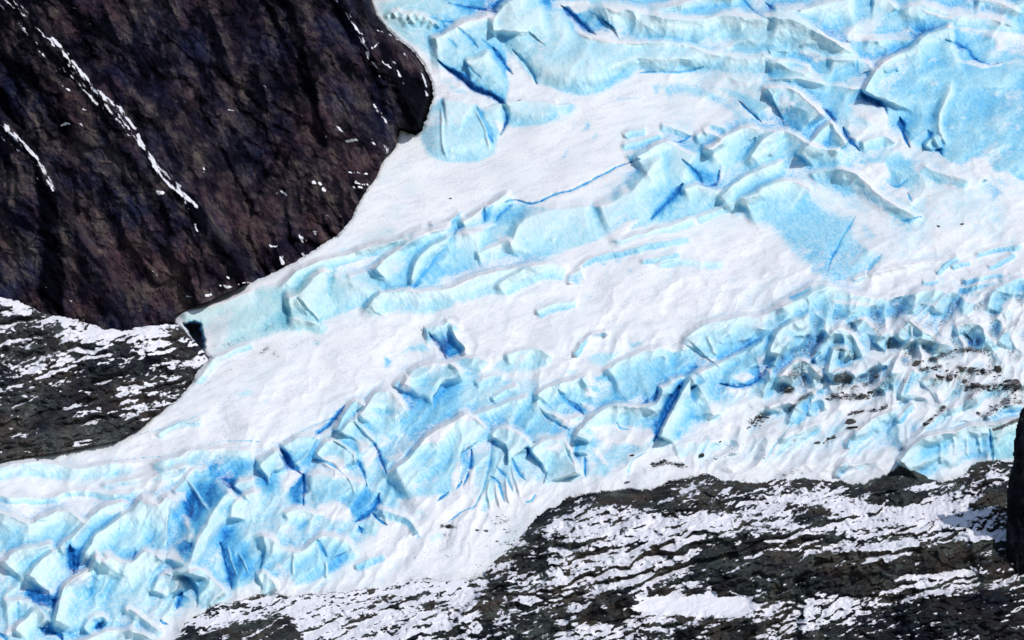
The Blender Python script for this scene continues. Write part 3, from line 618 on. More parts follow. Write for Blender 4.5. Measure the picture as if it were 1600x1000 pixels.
wave([(908, 590), (920, 602), (935, 602)], 3, 3, 12, .95, .42)
snow([(866, 650), (885, 655), (910, 656), (925, 646), (932, 644), (930, 650), (905, 672), (880, 664)], 2.5); snow([(908, 602), (925, 605), (930, 618), (915, 622)], 3); snow([(905, 628), (925, 634), (931, 642), (922, 645)], 2)
area([(880, 570), (910, 575), (900, 590), (870, 592)], .4, .2, 6)
area([(800, 625), (830, 625), (848, 645), (880, 668), (868, 685), (840, 680), (815, 690), (800, 680)], .85, .3, 6)
crev([(845, 640), (858, 656), (890, 672)], 2, .5, 3)
wave([(898, 690), (906, 672), (928, 650), (950, 637), (975, 634), (1005, 637), (1026, 630), (1034, 612), (1030, 600)], 11, 3, 34, .95, .20, .3, end=.05)
area([(1035, 640), (1040, 612), (1058, 594), (1074, 592), (1062, 620), (1044, 648), (1032, 680), (1020, 690), (1022, 662)], 1, .68, 4); crev([(1062, 604), (1042, 640), (1030, 672), (1021, 690)], 5.5, .80, 10)
crev([(1003, 632), (1018, 622), (1028, 606)], 5, .55, 4)
snow([(922, 668), (950, 660), (980, 668), (1012, 672), (1022, 682), (1000, 695), (950, 690), (925, 680)], 4); crev([(963, 660), (970, 670), (985, 672)], 2, .4, 2)
snow([(980, 625), (1002, 620), (1005, 630), (990, 634)], 3)
wave([(1030, 686), (1046, 650), (1066, 612), (1080, 590), (1086, 604)], 12, 4, 30, .75, .20, .28, end=.04)
area([(1048, 664), (1060, 645), (1078, 615), (1084, 606), (1082, 625), (1064, 648)], .9, .3, 4)
area([(1062, 658), (1080, 642), (1100, 648), (1098, 656), (1075, 660)], .85, .44, 5); wave([(1088, 600), (1100, 620), (1118, 655)], 5, 16, 16, .3, .2)
area([(1040, 690), (1052, 670), (1072, 672), (1062, 685)], .85, .42, 5)
wave([(1050, 700), (1075, 690), (1100, 692), (1112, 678)], 3, 3, 30, .55, .14)
wave([(897, 712), (899, 690), (912, 682), (928, 690)], 6, 3, 60, .85, .36, .35); area([(897, 690), (908, 692), (904, 705), (897, 710)], 1, .80, 2); crev([(914, 715), (914, 745)], 3, .62, 4)
area([(925, 690), (940, 700), (955, 728), (950, 745), (930, 740)], .85, .3, 6); snow([(926, 700), (932, 702), (950, 725), (940, 722)], 2.5)
wave([(825, 706), (845, 692), (870, 684), (884, 690), (895, 715), (903, 745)], 8, 4, 78, .93, .16, .3, end=.05); snow([(862, 696), (870, 688), (878, 700), (870, 708), (850, 700)], 4)
crev([(818, 700), (825, 702), (824, 712)], 3.4, .75, 4, .3); crev([(800, 716), (808, 735), (822, 750)], 2.6, .6, 3); crev([(884, 700), (888, 712), (898, 728)], 1.8, .5, 3)
snow([(885, 690), (895, 686), (897, 712), (890, 705)], 2)
crev([(818, 785), (830, 782), (838, 772)], 2.2, .62, 3)
# ---- middle right
area([(1150, 325), (1200, 300), (1238, 285), (1265, 300), (1300, 328), (1340, 336), (1332, 400), (1350, 428), (1300, 438), (1250, 412), (1205, 360)], .78, .32, 10)
area([(1230, 370), (1300, 372), (1345, 400), (1345, 432), (1290, 436), (1240, 405)], .64, .46, 14)
crev([(1336, 338), (1318, 368), (1302, 398), (1292, 424)], 2, .62, 3)
crev([(1376, 398), (1362, 412), (1354, 430)], 4, .5, 3)
area([(1340, 340), (1365, 350), (1380, 372), (1360, 380), (1345, 372)], .6, .36, 8); area([(1320, 360), (1370, 385), (1390, 400), (1370, 428), (1310, 432), (1310, 400)], .62, .36, 10)
wave([(1262, 276), (1290, 265), (1335, 268), (1345, 275)], 4, 4, 24, .85, .25, .4); wave([(1300, 262), (1340, 274), (1380, 308), (1430, 336), (1445, 344)], 6, 4, 28, .8, .22, .3)
area([(1270, 280), (1300, 275), (1340, 300), (1330, 312), (1290, 298)], .6, .4, 10)
snow([(1240, 278), (1262, 272), (1285, 298), (1320, 322), (1345, 334), (1315, 330), (1280, 312), (1262, 302)], 4)
snow([(1335, 256), (1355, 262), (1385, 288), (1415, 300), (1445, 325), (1485, 345), (1455, 345), (1410, 318), (1370, 298)], 4)
area([(1350, 246), (1390, 235), (1420, 252), (1440, 275), (1422, 292), (1395, 292), (1385, 270)], .92, .34, 5)
snow([(1362, 258), (1382, 256), (1390, 275), (1380, 284), (1370, 272)], 3); crev([(1390, 288), (1402, 292), (1418, 280)], 2.2, .5, 2)
wave([(1440, 252), (1460, 268), (1500, 278), (1520, 285)], 4, 3, 22, .8, .35); area([(1440, 290), (1470, 300), (1500, 322), (1470, 322), (1445, 310)], .55, .3, 8)
crev([(1418, 302), (1424, 315)], 4, .62, 3, .4)
snow([(1520, 250), (1530, 270), (1540, 280), (1530, 282), (1518, 268)], 2); crev([(1533, 285), (1542, 282)], 3, .6, 3, .4)
area([(1538, 284), (1560, 285), (1576, 300), (1548, 323), (1538, 300)], .55, .42, 6); area([(1556, 278), (1580, 285), (1575, 290), (1560, 286)], .9, .45, 2.5)
snow([(1552, 272), (1575, 266), (1590, 280), (1600, 290), (1640, 280), (1640, 300), (1590, 296)], 4)
crev([(1408, 346), (1425, 342), (1442, 338)], 1.2, .9, 1)
area([(1402, 372), (1425, 354), (1440, 354), (1432, 370), (1415, 385)], .5, .48, 8); area([(1438, 362), (1452, 365), (1455, 378), (1445, 376)], .42, .5, 6)
area([(1520, 362), (1545, 345), (1565, 336), (1560, 346), (1535, 360)], .5, .48, 4)
area([(1380, 390), (1420, 372), (1470, 375), (1430, 400), (1390, 408)], .36, .42, 12)
wave([(1320, 440), (1370, 425), (1430, 412), (1490, 405)], 3, 4, 10, .25, .2)
wave([(1205, 482), (1235, 465), (1262, 450), (1290, 445), (1312, 452), (1345, 462)], 6, 3, 30, .93, .2, .3)
area([(1228, 464), (1250, 452), (1258, 455), (1242, 470), (1230, 474)], .95, .5, 2.5); snow([(1206, 478), (1228, 466), (1238, 472), (1222, 480)], 2)
wave([(1290, 455), (1340, 462), (1390, 466), (1440, 455), (1500, 448)], 5, 4, 40, .85, .24, .32)
snow([(1300, 468), (1330, 470), (1370, 474), (1372, 480), (1330, 478), (1305, 474)], 2.5)
area([(1260, 478), (1290, 468), (1350, 482), (1420, 478), (1420, 494), (1340, 500), (1260, 498)], .8, .34, 6)
for w in [[(1462, 428), (1480, 410), (1500, 398)], [(1485, 418), (1500, 410), (1520, 410)], [(1520, 400), (1555, 388), (1600, 384)], [(1540, 418), (1570, 405), (1585, 392)], [(1440, 440), (1455, 440), (1468, 434)], [(1500, 440), (1540, 430), (1575, 425)], [(1560, 440), (1580, 428), (1600, 420)], [(1480, 455), (1520, 448), (1560, 435)]]:
    wave(w, 2.5, 2.5, 11, .75, .32, .4)
wave([(1540, 490), (1550, 460), (1575, 440), (1610, 430)], 5, 4, 34, .8, .42); wave([(1455, 490), (1470, 465), (1490, 455), (1510, 470), (1530, 480)], 5, 4, 28, .85, .35)
crev([(1462, 430), (1475, 412), (1488, 405)], 1.4, .5, 2)
wave([(1420, 492), (1440, 475), (1470, 480), (1490, 470)], 3, 3, 18, .6, .38)
# ---- lower right: dirty seracs and moraine
wave([(1200, 560), (1208, 530), (1222, 512), (1250, 500), (1270, 495)], 8, 5, 36, .85, .2, .4)
wave([(1190, 625), (1205, 580), (1222, 545), (1240, 525)], 6, 8, 20, .8, .4)
wave([(1262, 568), (1275, 552), (1300, 520), (1320, 512), (1335, 530), (1350, 560)], 8, 5, 42, .75, .28, .4)
wave([(1330, 510), (1350, 500), (1370, 515), (1385, 530)], 6, 4, 30, .7, .35); area([(1250, 535), (1272, 525), (1280, 540), (1265, 548)], .9, .42, 4); crev([(1262, 572), (1272, 560), (1282, 552)], 3.5, .6, 4)
wave([(1212, 600), (1228, 578), (1248, 563), (1262, 568), (1290, 596)], 10, 4, 36, .6, .38); blot([(1225, 590), (1240, 568), (1255, 565), (1262, 580), (1245, 598)], .60)
wave([(1292, 592), (1300, 552), (1310, 542), (1322, 546), (1332, 566)], 8, 4, 40, .85, .35); blot([(1302, 548), (1310, 541), (1326, 546), (1320, 550)], .8)
wave([(1296, 598), (1302, 584), (1322, 576), (1344, 596)], 7, 4, 28, .5, .5); blot([(1298, 596), (1305, 582), (1322, 578), (1335, 590), (1328, 602), (1305, 600)], .74)
blot([(1220, 608), (1232, 600), (1243, 606), (1238, 616), (1226, 616)], .8); blot([(1384, 540), (1388, 528), (1393, 528), (1390, 545), (1386, 546)], .95)
blot([(1362, 590), (1368, 582), (1376, 584), (1372, 592)], .8); blot([(1418, 500), (1422, 500), (1430, 508), (1424, 512)], .7)
wave([(1232, 665), (1240, 640), (1262, 616), (1275, 622)], 5, 3, 30, .85, .4); wave([(1262, 650), (1272, 628), (1285, 626), (1290, 642)], 4, 3, 22, .75, .25); dirtline([(1235, 640), (1250, 625), (1268, 616)], 3, .62)
wave([(1365, 540), (1382, 520), (1395, 530)], 6, 3, 34, .7, .4)
wave([(1394, 534), (1410, 512), (1420, 500), (1440, 515), (1485, 542)], 11, 4, 42, .85, .32, .4)
snow([(1422, 508), (1425, 508), (1425, 535), (1422, 535)], 1); wave([(1408, 560), (1415, 540), (1440, 530), (1480, 540)], 5, 4, 20, .5, .3); snow([(1412, 560), (1418, 544), (1445, 542), (1455, 555), (1440, 570), (1420, 575)], 5)
wave([(1495, 525), (1500, 508), (1530, 508), (1550, 530), (1556, 545)], 6, 4, 40, .6, .3); area([(1510, 532), (1530, 526), (1550, 532), (1556, 544), (1530, 545), (1512, 542)], .9, .48, 3); crev([(1514, 530), (1518, 542)], 3, .72, 3, .4)
wave([(1558, 540), (1568, 522), (1585, 508), (1600, 498)], 6, 4, 26, .6, .45); wave([(1545, 505), (1560, 498), (1572, 525)], 4, 3, 18, .6, .35)
crev([(1380, 580), (1385, 572)], 4, .8, 4, .4); wave([(1372, 570), (1390, 560), (1398, 550)], 4, 3, 18, .8, .3)
wave([(1370, 610), (1390, 585), (1402, 560), (1408, 548)], 9, 4, 22, .7, .44)
wave([(1405, 622), (1420, 590), (1432, 574)], 6, 8, 18, .6, .25); crev([(1412, 618), (1422, 595), (1428, 575)], 1.8, .62, 3)
wave([(1400, 660), (1415, 640), (1428, 630)], 4, 3, 14, .7, .48); wave([(1436, 600), (1450, 590), (1480, 592)], 4, 6, 40, .42, .2)
wave([(1332, 690), (1345, 670), (1375, 650), (1410, 636)], 4, 3, 20, .55, .2, .3); wave([(1320, 700), (1332, 682), (1340, 668)], 3, 3, 10, .6, .45)
wave([(1505, 632), (1530, 610), (1560, 600), (1600, 598)], 5, 4, 24, .55, .26); wave([(1535, 655), (1560, 638), (1600, 625)], 4, 4, 20, .55, .3)
wave([(1405, 705), (1440, 675), (1470, 648), (1500, 628)], 4, 3, 12, .5, .2); wave([(1480, 645), (1510, 625), (1530, 618)], 3, 3, 14, .5, .14)
wave([(1303, 745), (1312, 732), (1326, 718)], 4, 3, 16, .85, .5)
wave([(1195, 640), (1230, 625), (1260, 650)], 4, 6, 20, .25, .3); wave([(1215, 690), (1250, 668), (1290, 660)], 3, 4, 12, .3, .15)
for l in [[(1195, 720), (1215, 690), (1240, 660)], [(1090, 720), (1105, 690), (1112, 675)], [(980, 745), (985, 722), (992, 715), (1010, 705)]]: crev(l, 1.6, .4, 1.6)
wave([(1400, 722), (1430, 694), (1455, 680), (1490, 674), (1520, 665), (1548, 664), (1590, 655), (1640, 650)], 14, 4, 66, .9, .22, .34, end=.03)
area([(1408, 722), (1440, 692), (1490, 676), (1522, 667), (1552, 668), (1590, 658), (1640, 652), (1640, 716), (1552, 718), (1528, 722), (1500, 712), (1470, 720), (1440, 740), (1420, 734)], .86, .28, 4)
crev([(1546, 672), (1549, 700), (1552, 722)], 2.2, .8, 4, .2); dirtline([(1552, 672), (1570, 664), (1592, 656)], 2.5, .75)
b = G.box([(1552, 660), (1640, 720)], 4); teal[b] = .8
for l in [(1470, 700), (1490, 690), (1510, 690), (1530, 685)]: rib([(l[0], l[1] - 10), (l[0] + 2, l[1] + 25)], 5, 1.8, .15)
snow([(1180, 560), (1196, 556), (1198, 574), (1190, 590)], 2)
# rubble on the ice
for l, w, a in [([(1455, 562), (1475, 552), (1490, 550)], 4, .62), ([(1495, 550), (1515, 545), (1545, 552)], 4, .62), ([(1440, 578), (1470, 572)], 3, .6), ([(1495, 576), (1530, 582), (1560, 580)], 5, .56), ([(1462, 592), (1480, 588), (1500, 592)], 4, .6), ([(1510, 606), (1550, 606), (1598, 604)], 6, .60), ([(1515, 622), (1525, 612)], 5, .55), ([(1300, 620), (1330, 622), (1355, 618)], 5, .6), ([(1312, 606), (1340, 606)], 5, .55), ([(1350, 602), (1362, 596)], 3, .6), ([(1335, 645), (1370, 642), (1385, 636)], 3, .55), ([(1450, 662), (1460, 645), (1475, 636)], 4, .52), ([(1290, 690), (1305, 682)], 2, .6), ([(1550, 640), (1580, 622), (1592, 625)], 7, .56), ([(1535, 650), (1560, 640)], 5, .5), ([(1175, 660), (1192, 650)], 5, .64), ([(1022, 725), (1045, 722), (1065, 728)], 3, .6), ([(1215, 745), (1250, 740)], 4, .5), ([(1405, 702), (1412, 700)], 2.5, .7), ([(690, 822), (712, 822)], 2.5, .66), ([(690, 835), (705, 838), (700, 845)], 3, .45), ([(656, 512), (660, 518)], 2, .5), ([(1240, 690), (1262, 672)], 2, .4), ([(1195, 745), (1240, 700)], 3, .3), ([(395, 556), (420, 545)], 4, .5), ([(1260, 600), (1285, 575)], 3, .45), ([(1325, 570), (1335, 575)], 3, .5), ([(1500, 630), (1530, 650)], 4, .36), ([(660, 905), (700, 908), (745, 905)], 2.5, .5), ([(770, 810), (790, 812), (800, 850)], 6, .42), ([(1430, 505), (1440, 512)], 3, .5)]:
    dirtline(l, w, a)
for x, y in [(585, 268), (603, 278), (640, 296), (620, 330), (600, 360), (585, 372)]:
    b = G.box([(x, y)], 50); d_ = np.hypot(U[b] - x, (V[b] - y) * 1.2); ice[b] = np.maximum(ice[b], .34 * np.exp(-(d_ / 24) ** 2)); teal[b] = np.maximum(teal[b], .8 * np.exp(-(d_ / 30) ** 2)); dirt[b] = np.maximum(dirt[b], .20 * np.exp(-(d_ / 24) ** 2))

# snow lies on what leans back, ice shows on what drops away
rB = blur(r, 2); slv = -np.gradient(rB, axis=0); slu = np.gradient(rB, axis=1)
near_ice = blur(np.clip(ice, 0, 1).astype(F), 14)
wgt = ss(.08, .4, near_ice)
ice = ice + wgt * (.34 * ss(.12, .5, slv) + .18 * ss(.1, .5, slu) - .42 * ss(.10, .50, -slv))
ice = np.maximum(ice, .62 * blur(np.clip(ice, 0, 1).astype(F), 9))
ur = ss(-60, 60, poly_sd([(940, -400), (1000, 120), (1050, 250), (1150, 320), (1240, 430), (1500, 420), (1640, 380), (2040, 350), (2040, -400)], U, V))
ice = np.maximum(ice, ur * (.36 + .26 * fbm(wx, wy, 70, 3, 88, .5, ang=.5, stretch=1.8)))
ice = np.maximum(ice, .16 + .26 * fbm(U, V, 60, 4, 89, .5, ang=-.45, stretch=3.0))
deep += wgt * .17 * ss(.08, .6, slu)  # faces turned left, away from the sun, get their shade painted as deeper blue
# fine relief, hollows shaded by bluer ice colour, crests highlighted paler, patchy wind-blown frost
im = np.clip(ice, 0, 1)
r += (.5 * fbm(U, V, 26, 3, 81, ang=-.5, stretch=2.2) + .10 * fbm(U, V, 7, 3, 82)) * (.25 + 1.1 * im)
r += (1.0 * fbm(wx, wy, 48, 3, 83, ang=-.9, stretch=1.8)) * im * (.4 + .6 * rough)
r += im * .12 * fbm(wx, wy, 9, 2, 87, .4, ang=1.15, stretch=4.0, ridged=True)
deep += im * (.09 * fbm(wx, wy, 46, 3, 84) + .10 * fbm(U, V, 16, 3, 85, ang=-.8, stretch=2.5))
frost = ss(.02, .42, fbm(U, V, 58, 4, 86, .55, ang=-.5, stretch=1.6))
ice *= 1 - .5 * frost * (deep < .55)
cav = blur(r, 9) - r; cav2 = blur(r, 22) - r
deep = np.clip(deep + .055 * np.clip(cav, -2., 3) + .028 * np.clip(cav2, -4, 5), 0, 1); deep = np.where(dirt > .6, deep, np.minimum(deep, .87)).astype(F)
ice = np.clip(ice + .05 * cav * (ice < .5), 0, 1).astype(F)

# ---- outlines of the glacier against the rock
GL = [(-430, 790), (-200, 752), (0, 722), (40, 714), (90, 708), (115, 703), (150, 696), (182, 690), (220, 668), (250, 645), (280, 622), (300, 600), (308, 580), (330, 558), (318, 548), (300, 530), (286, 516), (275, 505), (274, 493), (300, 480), (330, 470), (380, 446), (420, 430), (460, 410), (500, 385), (528, 367), (548, 345), (560, 318), (575, 292), (588, 278), (595, 258), (600, 245), (618, 230), (625, 205), (650, 212), (660, 205), (668, 182), (678, 150), (676, 128), (662, 100), (645, 78), (625, 62), (605, 45), (588, 25), (580, 0), (560, -60), (500, -200), (450, -420), (2040, -420), (2040, 1320), (-430, 1320)]
EU = U + 1.5 * pn(U / 7, V / 7, 301); EV = V + 1.5 * pn(U / 7, V / 7, 302)
sdG = poly_sd(GL, EU, EV)
RK = [(180, 1320), (262, 1010), (286, 982), (300, 966), (338, 946), (372, 938), (400, 932), (440, 930), (500, 930), (560, 922), (600, 917), (640, 906), (680, 909), (730, 906), (753, 900), (762, 884), (790, 864), (806, 842), (822, 826), (840, 805), (868, 790), (888, 776), (930, 768), (990, 765), (1020, 764), (1046, 750), (1078, 745), (1100, 738), (1128, 748), (1160, 754), (1200, 752), (1250, 747), (1306, 752), (1345, 757), (1378, 745), (1406, 727), (1436, 738), (1468, 754), (1502, 742), (1530, 722), (1560, 718), (1640, 724), (1800, 700), (2040, 720), (2040, 1320)]
def outcrop_sd(U, V):
    return poly_sd(RK, U + 8 * fbm(U, V, 26, 4, 401, .65), V + 8 * fbm(U, V, 26, 4, 402, .65))

def vb(u):
    return np.interp(u, [-430, 0, 100, 180, 240, 300, 330, 400, 500, 550, 600, 640, 680, 760], [790, 722, 706, 690, 652, 600, 560, 445, 388, 340, 262, 205, 178, 150]).astype(F)
Yg = Yb(V) - r
Yg += 1.2 * (1 - np.clip(sdG / 4, 0, 1)) ** 2 * (sdG > -2)          # rounded rim

def facets(U, V, sc, seed, ang=0., stretch=1.):
    """broken rock: every cell is a plane of its own height and tilt"""
    ca, sa = math.cos(ang), math.sin(ang)
    X = (U * ca + V * sa) / (sc * stretch); Y = (-U * sa + V * ca) / sc
    xi = np.floor(X).astype(np.int32); yi = np.floor(Y).astype(np.int32)
    rs = np.random.RandomState(seed); tab = rs.rand(5, 4096).astype(F)
    best = np.full(X.shape, 1e9, F); out = np.zeros(X.shape, F)
    for dx in (-1, 0, 1):
        for dy in (-1, 0, 1):
            h = ((xi + dx) * 73 + (yi + dy) * 1931) & 4095
            ex = X - (xi + dx + tab[0][h]); ey = Y - (yi + dy + tab[1][h]); d = ex * ex + ey * ey
            m = d < best; best = np.where(m, d, best)
            out = np.where(m, (tab[2][h] - .5) + (tab[3][h] - .5) * 1.3 * ex + (tab[4][h] - .15) * 1.5 * ey, out)
    return out.astype(F)
# ================================================================== CLIFF
K = Grid(axis(-420, -30, 740, 760, 1.25, 5), axis(-400, -30, 640, 680, 1.25, 5))
def cliff_surface(U, V, detail=True):
    x = vb(U); Y = Yb(x) + .55 * (x - V) * S + np.interp(U, [260, 600, 700], [38, 0, -12])
    rr = np.zeros(U.shape, F)
    rr += 14 * fbm(U, V, 230, 3, 501, ang=.95, stretch=2.2) + 3.5 * fbm(U, V, 75, 3, 511, .45, ang=1.0, stretch=2.6, ridged=True)
    rr += 1.0 * fbm(U, V, 22, 4, 521, .6, ang=1.15, stretch=1.6, ridged=True) + .4 * fbm(U, V, 7, 3, 531, .6)
    wx = U + 14 * fbm(U, V, 50, 4, 551); wy = V + 14 * fbm(U, V, 50, 4, 552)
    rr += blur(5.0 * facets(wx, wy, 90, 560, 1.1, 2.4) + 2.6 * facets(wx, wy, 40, 561, 1.05, 2.2), 2) + 1.0 * facets(wx, wy, 17, 562, .9, 1.9) + .5 * facets(wx, wy, 8, 563, .5, 1.6)
    def ridge(pts, h, wa, wb, cusp=1.3):
        d, sd, al = seg_dist(smooth_line(pts), U + 5 * fbm(U, V, 20, 3, 77), V + 5 * fbm(U, V, 20, 3, 78))
        return h * np.where(sd > 0, np.clip(1 - d / wb, 0, 1) ** cusp, np.clip(1 - d / wa, 0, 1) ** cusp)
    rr += ridge([(-60, -60), (20, 0), (90, 78), (160, 150), (212, 215), (250, 275), (300, 320), (345, 375), (392, 445)], 30, 14, 170)
    rr += ridge([(-120, 80), (0, 190), (50, 245), (85, 300), (130, 380), (170, 430), (200, 490)], 24, 14, 120)
    rr += ridge([(520, -40), (545, 20), (570, 70), (620, 130), (650, 190)], 9, 60, 16)
    return Y, rr
Uc, Vc = K.U, K.V
Yc0, rc = cliff_surface(Uc, Vc)
Yc = Yc0 - rc
# cliff side that turns away along its right edge
sdGk = poly_sd(GL, Uc, Vc)
Yc += ss(235, 170, Vc) * 60 * np.clip(1 + sdGk / 14, 0, 1) ** 2
def samp(A, GR, u, v):
    i = np.clip(np.interp(u, GR.us, np.arange(len(GR.us))), 0, len(GR.us) - 1.001); j = np.clip(np.interp(v, GR.vs, np.arange(len(GR.vs))), 0, len(GR.vs) - 1.001)
    i0 = i.astype(int); j0 = j.astype(int); fi = i - i0; fj = j - j0
    return (A[j0, i0] * (1 - fi) * (1 - fj) + A[j0, i0 + 1] * fi * (1 - fj) + A[j0 + 1, i0] * (1 - fi) * fj + A[j0 + 1, i0 + 1] * fi * fj)
YgK = samp(Yg, G, Uc, Vc)
Yc = np.where(sdGk > 0, np.maximum(Yc, YgK + 3), Yc)
snowc = np.zeros(Uc.shape, F); tone = np.full(Uc.shape, .5, F)
KW, KV = Uc + 4 * fbm(Uc, Vc, 12, 3, 91), Vc + 4 * fbm(Uc, Vc, 12, 3, 92)
streak = fbm(Uc, Vc, 5, 3, 93, ang=.93, stretch=4.5)
def cs(pts, w, a):
    d, sd, al = seg_dist(smooth_line(pts), KW, KV); global snowc
    snowc = np.maximum(snowc, a * np.exp(-(d / w) ** 2) * (.45 + .55 * ss(-.3, .2, streak)))
def ct(pts, w, a, amt=.9):
    global tone
    d, sd, al = seg_dist(smooth_line(pts), KW, KV); m = np.exp(-(d / w) ** 2) * amt; tone = tone * (1 - m) + a * m
def cp(pts, a, amt, f=8):
    global tone
    s = poly_sd(pts, KW, KV); m = ss(-f, f, s) * amt; tone = tone * (1 - m) + a * m
for p, w, a in [([(8, 0), (22, 12), (45, 30), (70, 55), (85, 72)], 3.5, .62), ([(83, 60), (92, 70), (108, 92), (130, 118), (155, 145), (185, 168), (212, 200)], 4.5, 1.0),
                ([(216, 212), (226, 232), (236, 246), (245, 262), (262, 285), (282, 300), (306, 322)], 5, .95), ([(95, 105), (115, 122), (135, 145), (165, 178)], 3.5, .66), ([(165, 165), (195, 195), (215, 230)], 6, .66),
                ([(98, 132), (108, 140)], 4, .8), ([(0, 190), (15, 205), (35, 225), (58, 248), (76, 280), (82, 296)], 5, .85), ([(0, 215), (25, 232), (45, 240)], 4, .6), ([(125, 15), (105, 8)], 2, .55),
                ([(0, 5), (30, 40), (60, 75), (90, 110)], 4, .55), ([(105, 100), (140, 140), (185, 190), (222, 235)], 9, .50), ([(225, 225), (250, 262), (290, 300)], 9, .55), ([(10, 222), (50, 250), (62, 285)], 7, .52), ([(520, -5), (534, 14), (545, 25), (556, 45), (568, 65)], 4.5, .72), ([(570, 65), (575, 78), (590, 68)], 4, .66), ([(573, 82), (585, 102), (595, 118)], 3.5, .72), ([(598, 98), (610, 106)], 3, .8), ([(615, 95), (622, 115), (632, 130)], 2.6, .62),
                ([(632, 82), (640, 100)], 3, .6), ([(640, 70), (625, 62), (590, 48)], 2.5, .66), ([(660, 110), (664, 130), (668, 150)], 4, .66), ([(525, 195), (535, 205), (550, 208)], 3, .62), ([(541, 220), (558, 219)], 2.6, .95),
                ([(585, 165), (600, 185), (618, 205)], 4, .6), ([(575, 210), (600, 225), (605, 240)], 7, .55), ([(580, 218), (585, 225)], 4, .7), ([(94, 195), (108, 193)], 2, .85), ([(122, 194), (130, 198)], 2, .8), ([(130, 172), (137, 172)], 2, .7),
                ([(436, 300), (444, 303)], 4, .95), ([(490, 285), (505, 286)], 4.5, .9), ([(505, 295), (509, 298)], 3.5, .9), ([(545, 269), (572, 272)], 2.4, .85), ([(552, 283), (574, 290)], 3, .9), ([(553, 293), (565, 294)], 3, .8), ([(470, 370), (476, 378)], 4, .9), ([(492, 363), (494, 365)], 3, .9), ([(422, 383), (432, 385)], 2.6, .85), ([(440, 402), (442, 412)], 4, .9), ([(472, 398), (474, 402)], 2.4, .8), ([(247, 302), (255, 300)], 4, .95), ([(290, 315), (293, 330)], 2.4, .7), ([(306, 352), (308, 360)], 3, .9), ([(262, 320), (268, 335)], 1.6, .6), ([(345, 447), (362, 448)], 3, .8), ([(352, 430), (358, 434)], 3, .7), ([(322, 462), (332, 458)], 3, .75), ([(372, 445), (392, 438)], 3, .7), ([(290, 465), (298, 463)], 2, .7), ([(236, 422), (245, 428)], 1.6, .6), ([(276, 445), (290, 452)], 1.5, .6), ([(143, 476), (156, 488)], 1.2, .7), ([(98, 468), (112, 470)], 3, .6), ([(500, 340), (520, 335)], 3, .5), ([(530, 340), (545, 335)], 4, .5), ([(20, 0), (45, 22)], 5, .5), ([(30, 30), (50, 60), (75, 95)], 5, .42), ([(133, 38), (140, 36)], 1.5, .7), ([(275, 158), (280, 158)], 1.3, .8), ([(355, 172), (365, 174)], 1.4, .7), ([(405, 132), (415, 136)], 1.6, .7), ([(510, 213), (510, 215)], 1.8, .8), ([(318, 262), (322, 270)], 3, .75)]:
    cs(p, w, a)
cp([(60, 300), (82, 290), (98, 380), (102, 480), (92, 492), (70, 480), (62, 400)], .0, .97, 5); ct([(56, 260), (62, 300), (64, 400), (66, 470)], 4, .1)  # gully shadow painted near-black into the cliff tone
ct([(20, 10), (70, 70), (150, 160), (215, 235), (235, 260)], 10, .2, .75); ct([(240, 260), (280, 300), (320, 350), (350, 400), (375, 440)], 9, .08, .9)  # dark shadow band along the spur edge, painted into the tone
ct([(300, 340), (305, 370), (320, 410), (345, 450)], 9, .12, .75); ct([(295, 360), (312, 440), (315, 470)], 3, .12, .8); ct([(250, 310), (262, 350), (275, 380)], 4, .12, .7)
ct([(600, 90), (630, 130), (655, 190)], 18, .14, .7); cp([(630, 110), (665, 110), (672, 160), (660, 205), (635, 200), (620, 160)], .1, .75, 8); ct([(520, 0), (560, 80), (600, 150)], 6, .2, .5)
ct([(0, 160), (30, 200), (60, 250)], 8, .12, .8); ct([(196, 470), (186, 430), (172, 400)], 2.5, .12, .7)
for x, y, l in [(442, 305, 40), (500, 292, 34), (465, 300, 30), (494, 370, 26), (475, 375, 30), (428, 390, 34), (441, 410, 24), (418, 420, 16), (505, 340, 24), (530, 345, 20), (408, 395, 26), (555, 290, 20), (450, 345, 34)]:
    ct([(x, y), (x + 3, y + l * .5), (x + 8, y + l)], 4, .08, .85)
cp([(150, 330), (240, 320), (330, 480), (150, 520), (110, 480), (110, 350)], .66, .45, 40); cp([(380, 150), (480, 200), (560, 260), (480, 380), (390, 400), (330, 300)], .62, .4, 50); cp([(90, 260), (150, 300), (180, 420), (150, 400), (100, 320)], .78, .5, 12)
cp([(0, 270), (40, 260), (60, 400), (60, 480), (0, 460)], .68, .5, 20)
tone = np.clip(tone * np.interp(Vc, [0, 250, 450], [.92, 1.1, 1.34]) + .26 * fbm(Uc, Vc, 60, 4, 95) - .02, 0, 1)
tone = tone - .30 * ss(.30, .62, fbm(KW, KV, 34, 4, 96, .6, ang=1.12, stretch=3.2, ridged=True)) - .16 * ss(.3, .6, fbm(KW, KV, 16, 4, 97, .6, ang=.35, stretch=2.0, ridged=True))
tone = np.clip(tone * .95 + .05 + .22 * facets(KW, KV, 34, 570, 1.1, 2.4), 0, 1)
ledge = np.gradient(Yc, axis=0)      # how the face leans back: ledges hold a little snow
spk = fbm(KW, KV, 6, 3, 98, .6, ang=-.3, stretch=2.4); snowc = np.maximum(snowc, .52 * ss(.42, .62, spk) * ss(.0, .3, fbm(KW, KV, 50, 3, 99, ang=1.1, stretch=1.6) + .25 * ss(430, 640, Uc)))
snowc = np.clip(snowc - .02, 0, 1).astype(F)
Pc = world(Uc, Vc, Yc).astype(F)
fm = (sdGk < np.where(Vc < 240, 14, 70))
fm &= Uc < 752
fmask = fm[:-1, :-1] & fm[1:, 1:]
cliff = mesh_from_grid('cliff', Pc, None, fmask, M_CLIFF, {'snow': snowc, 'tone': tone}); cliff['kind'] = 'structure'

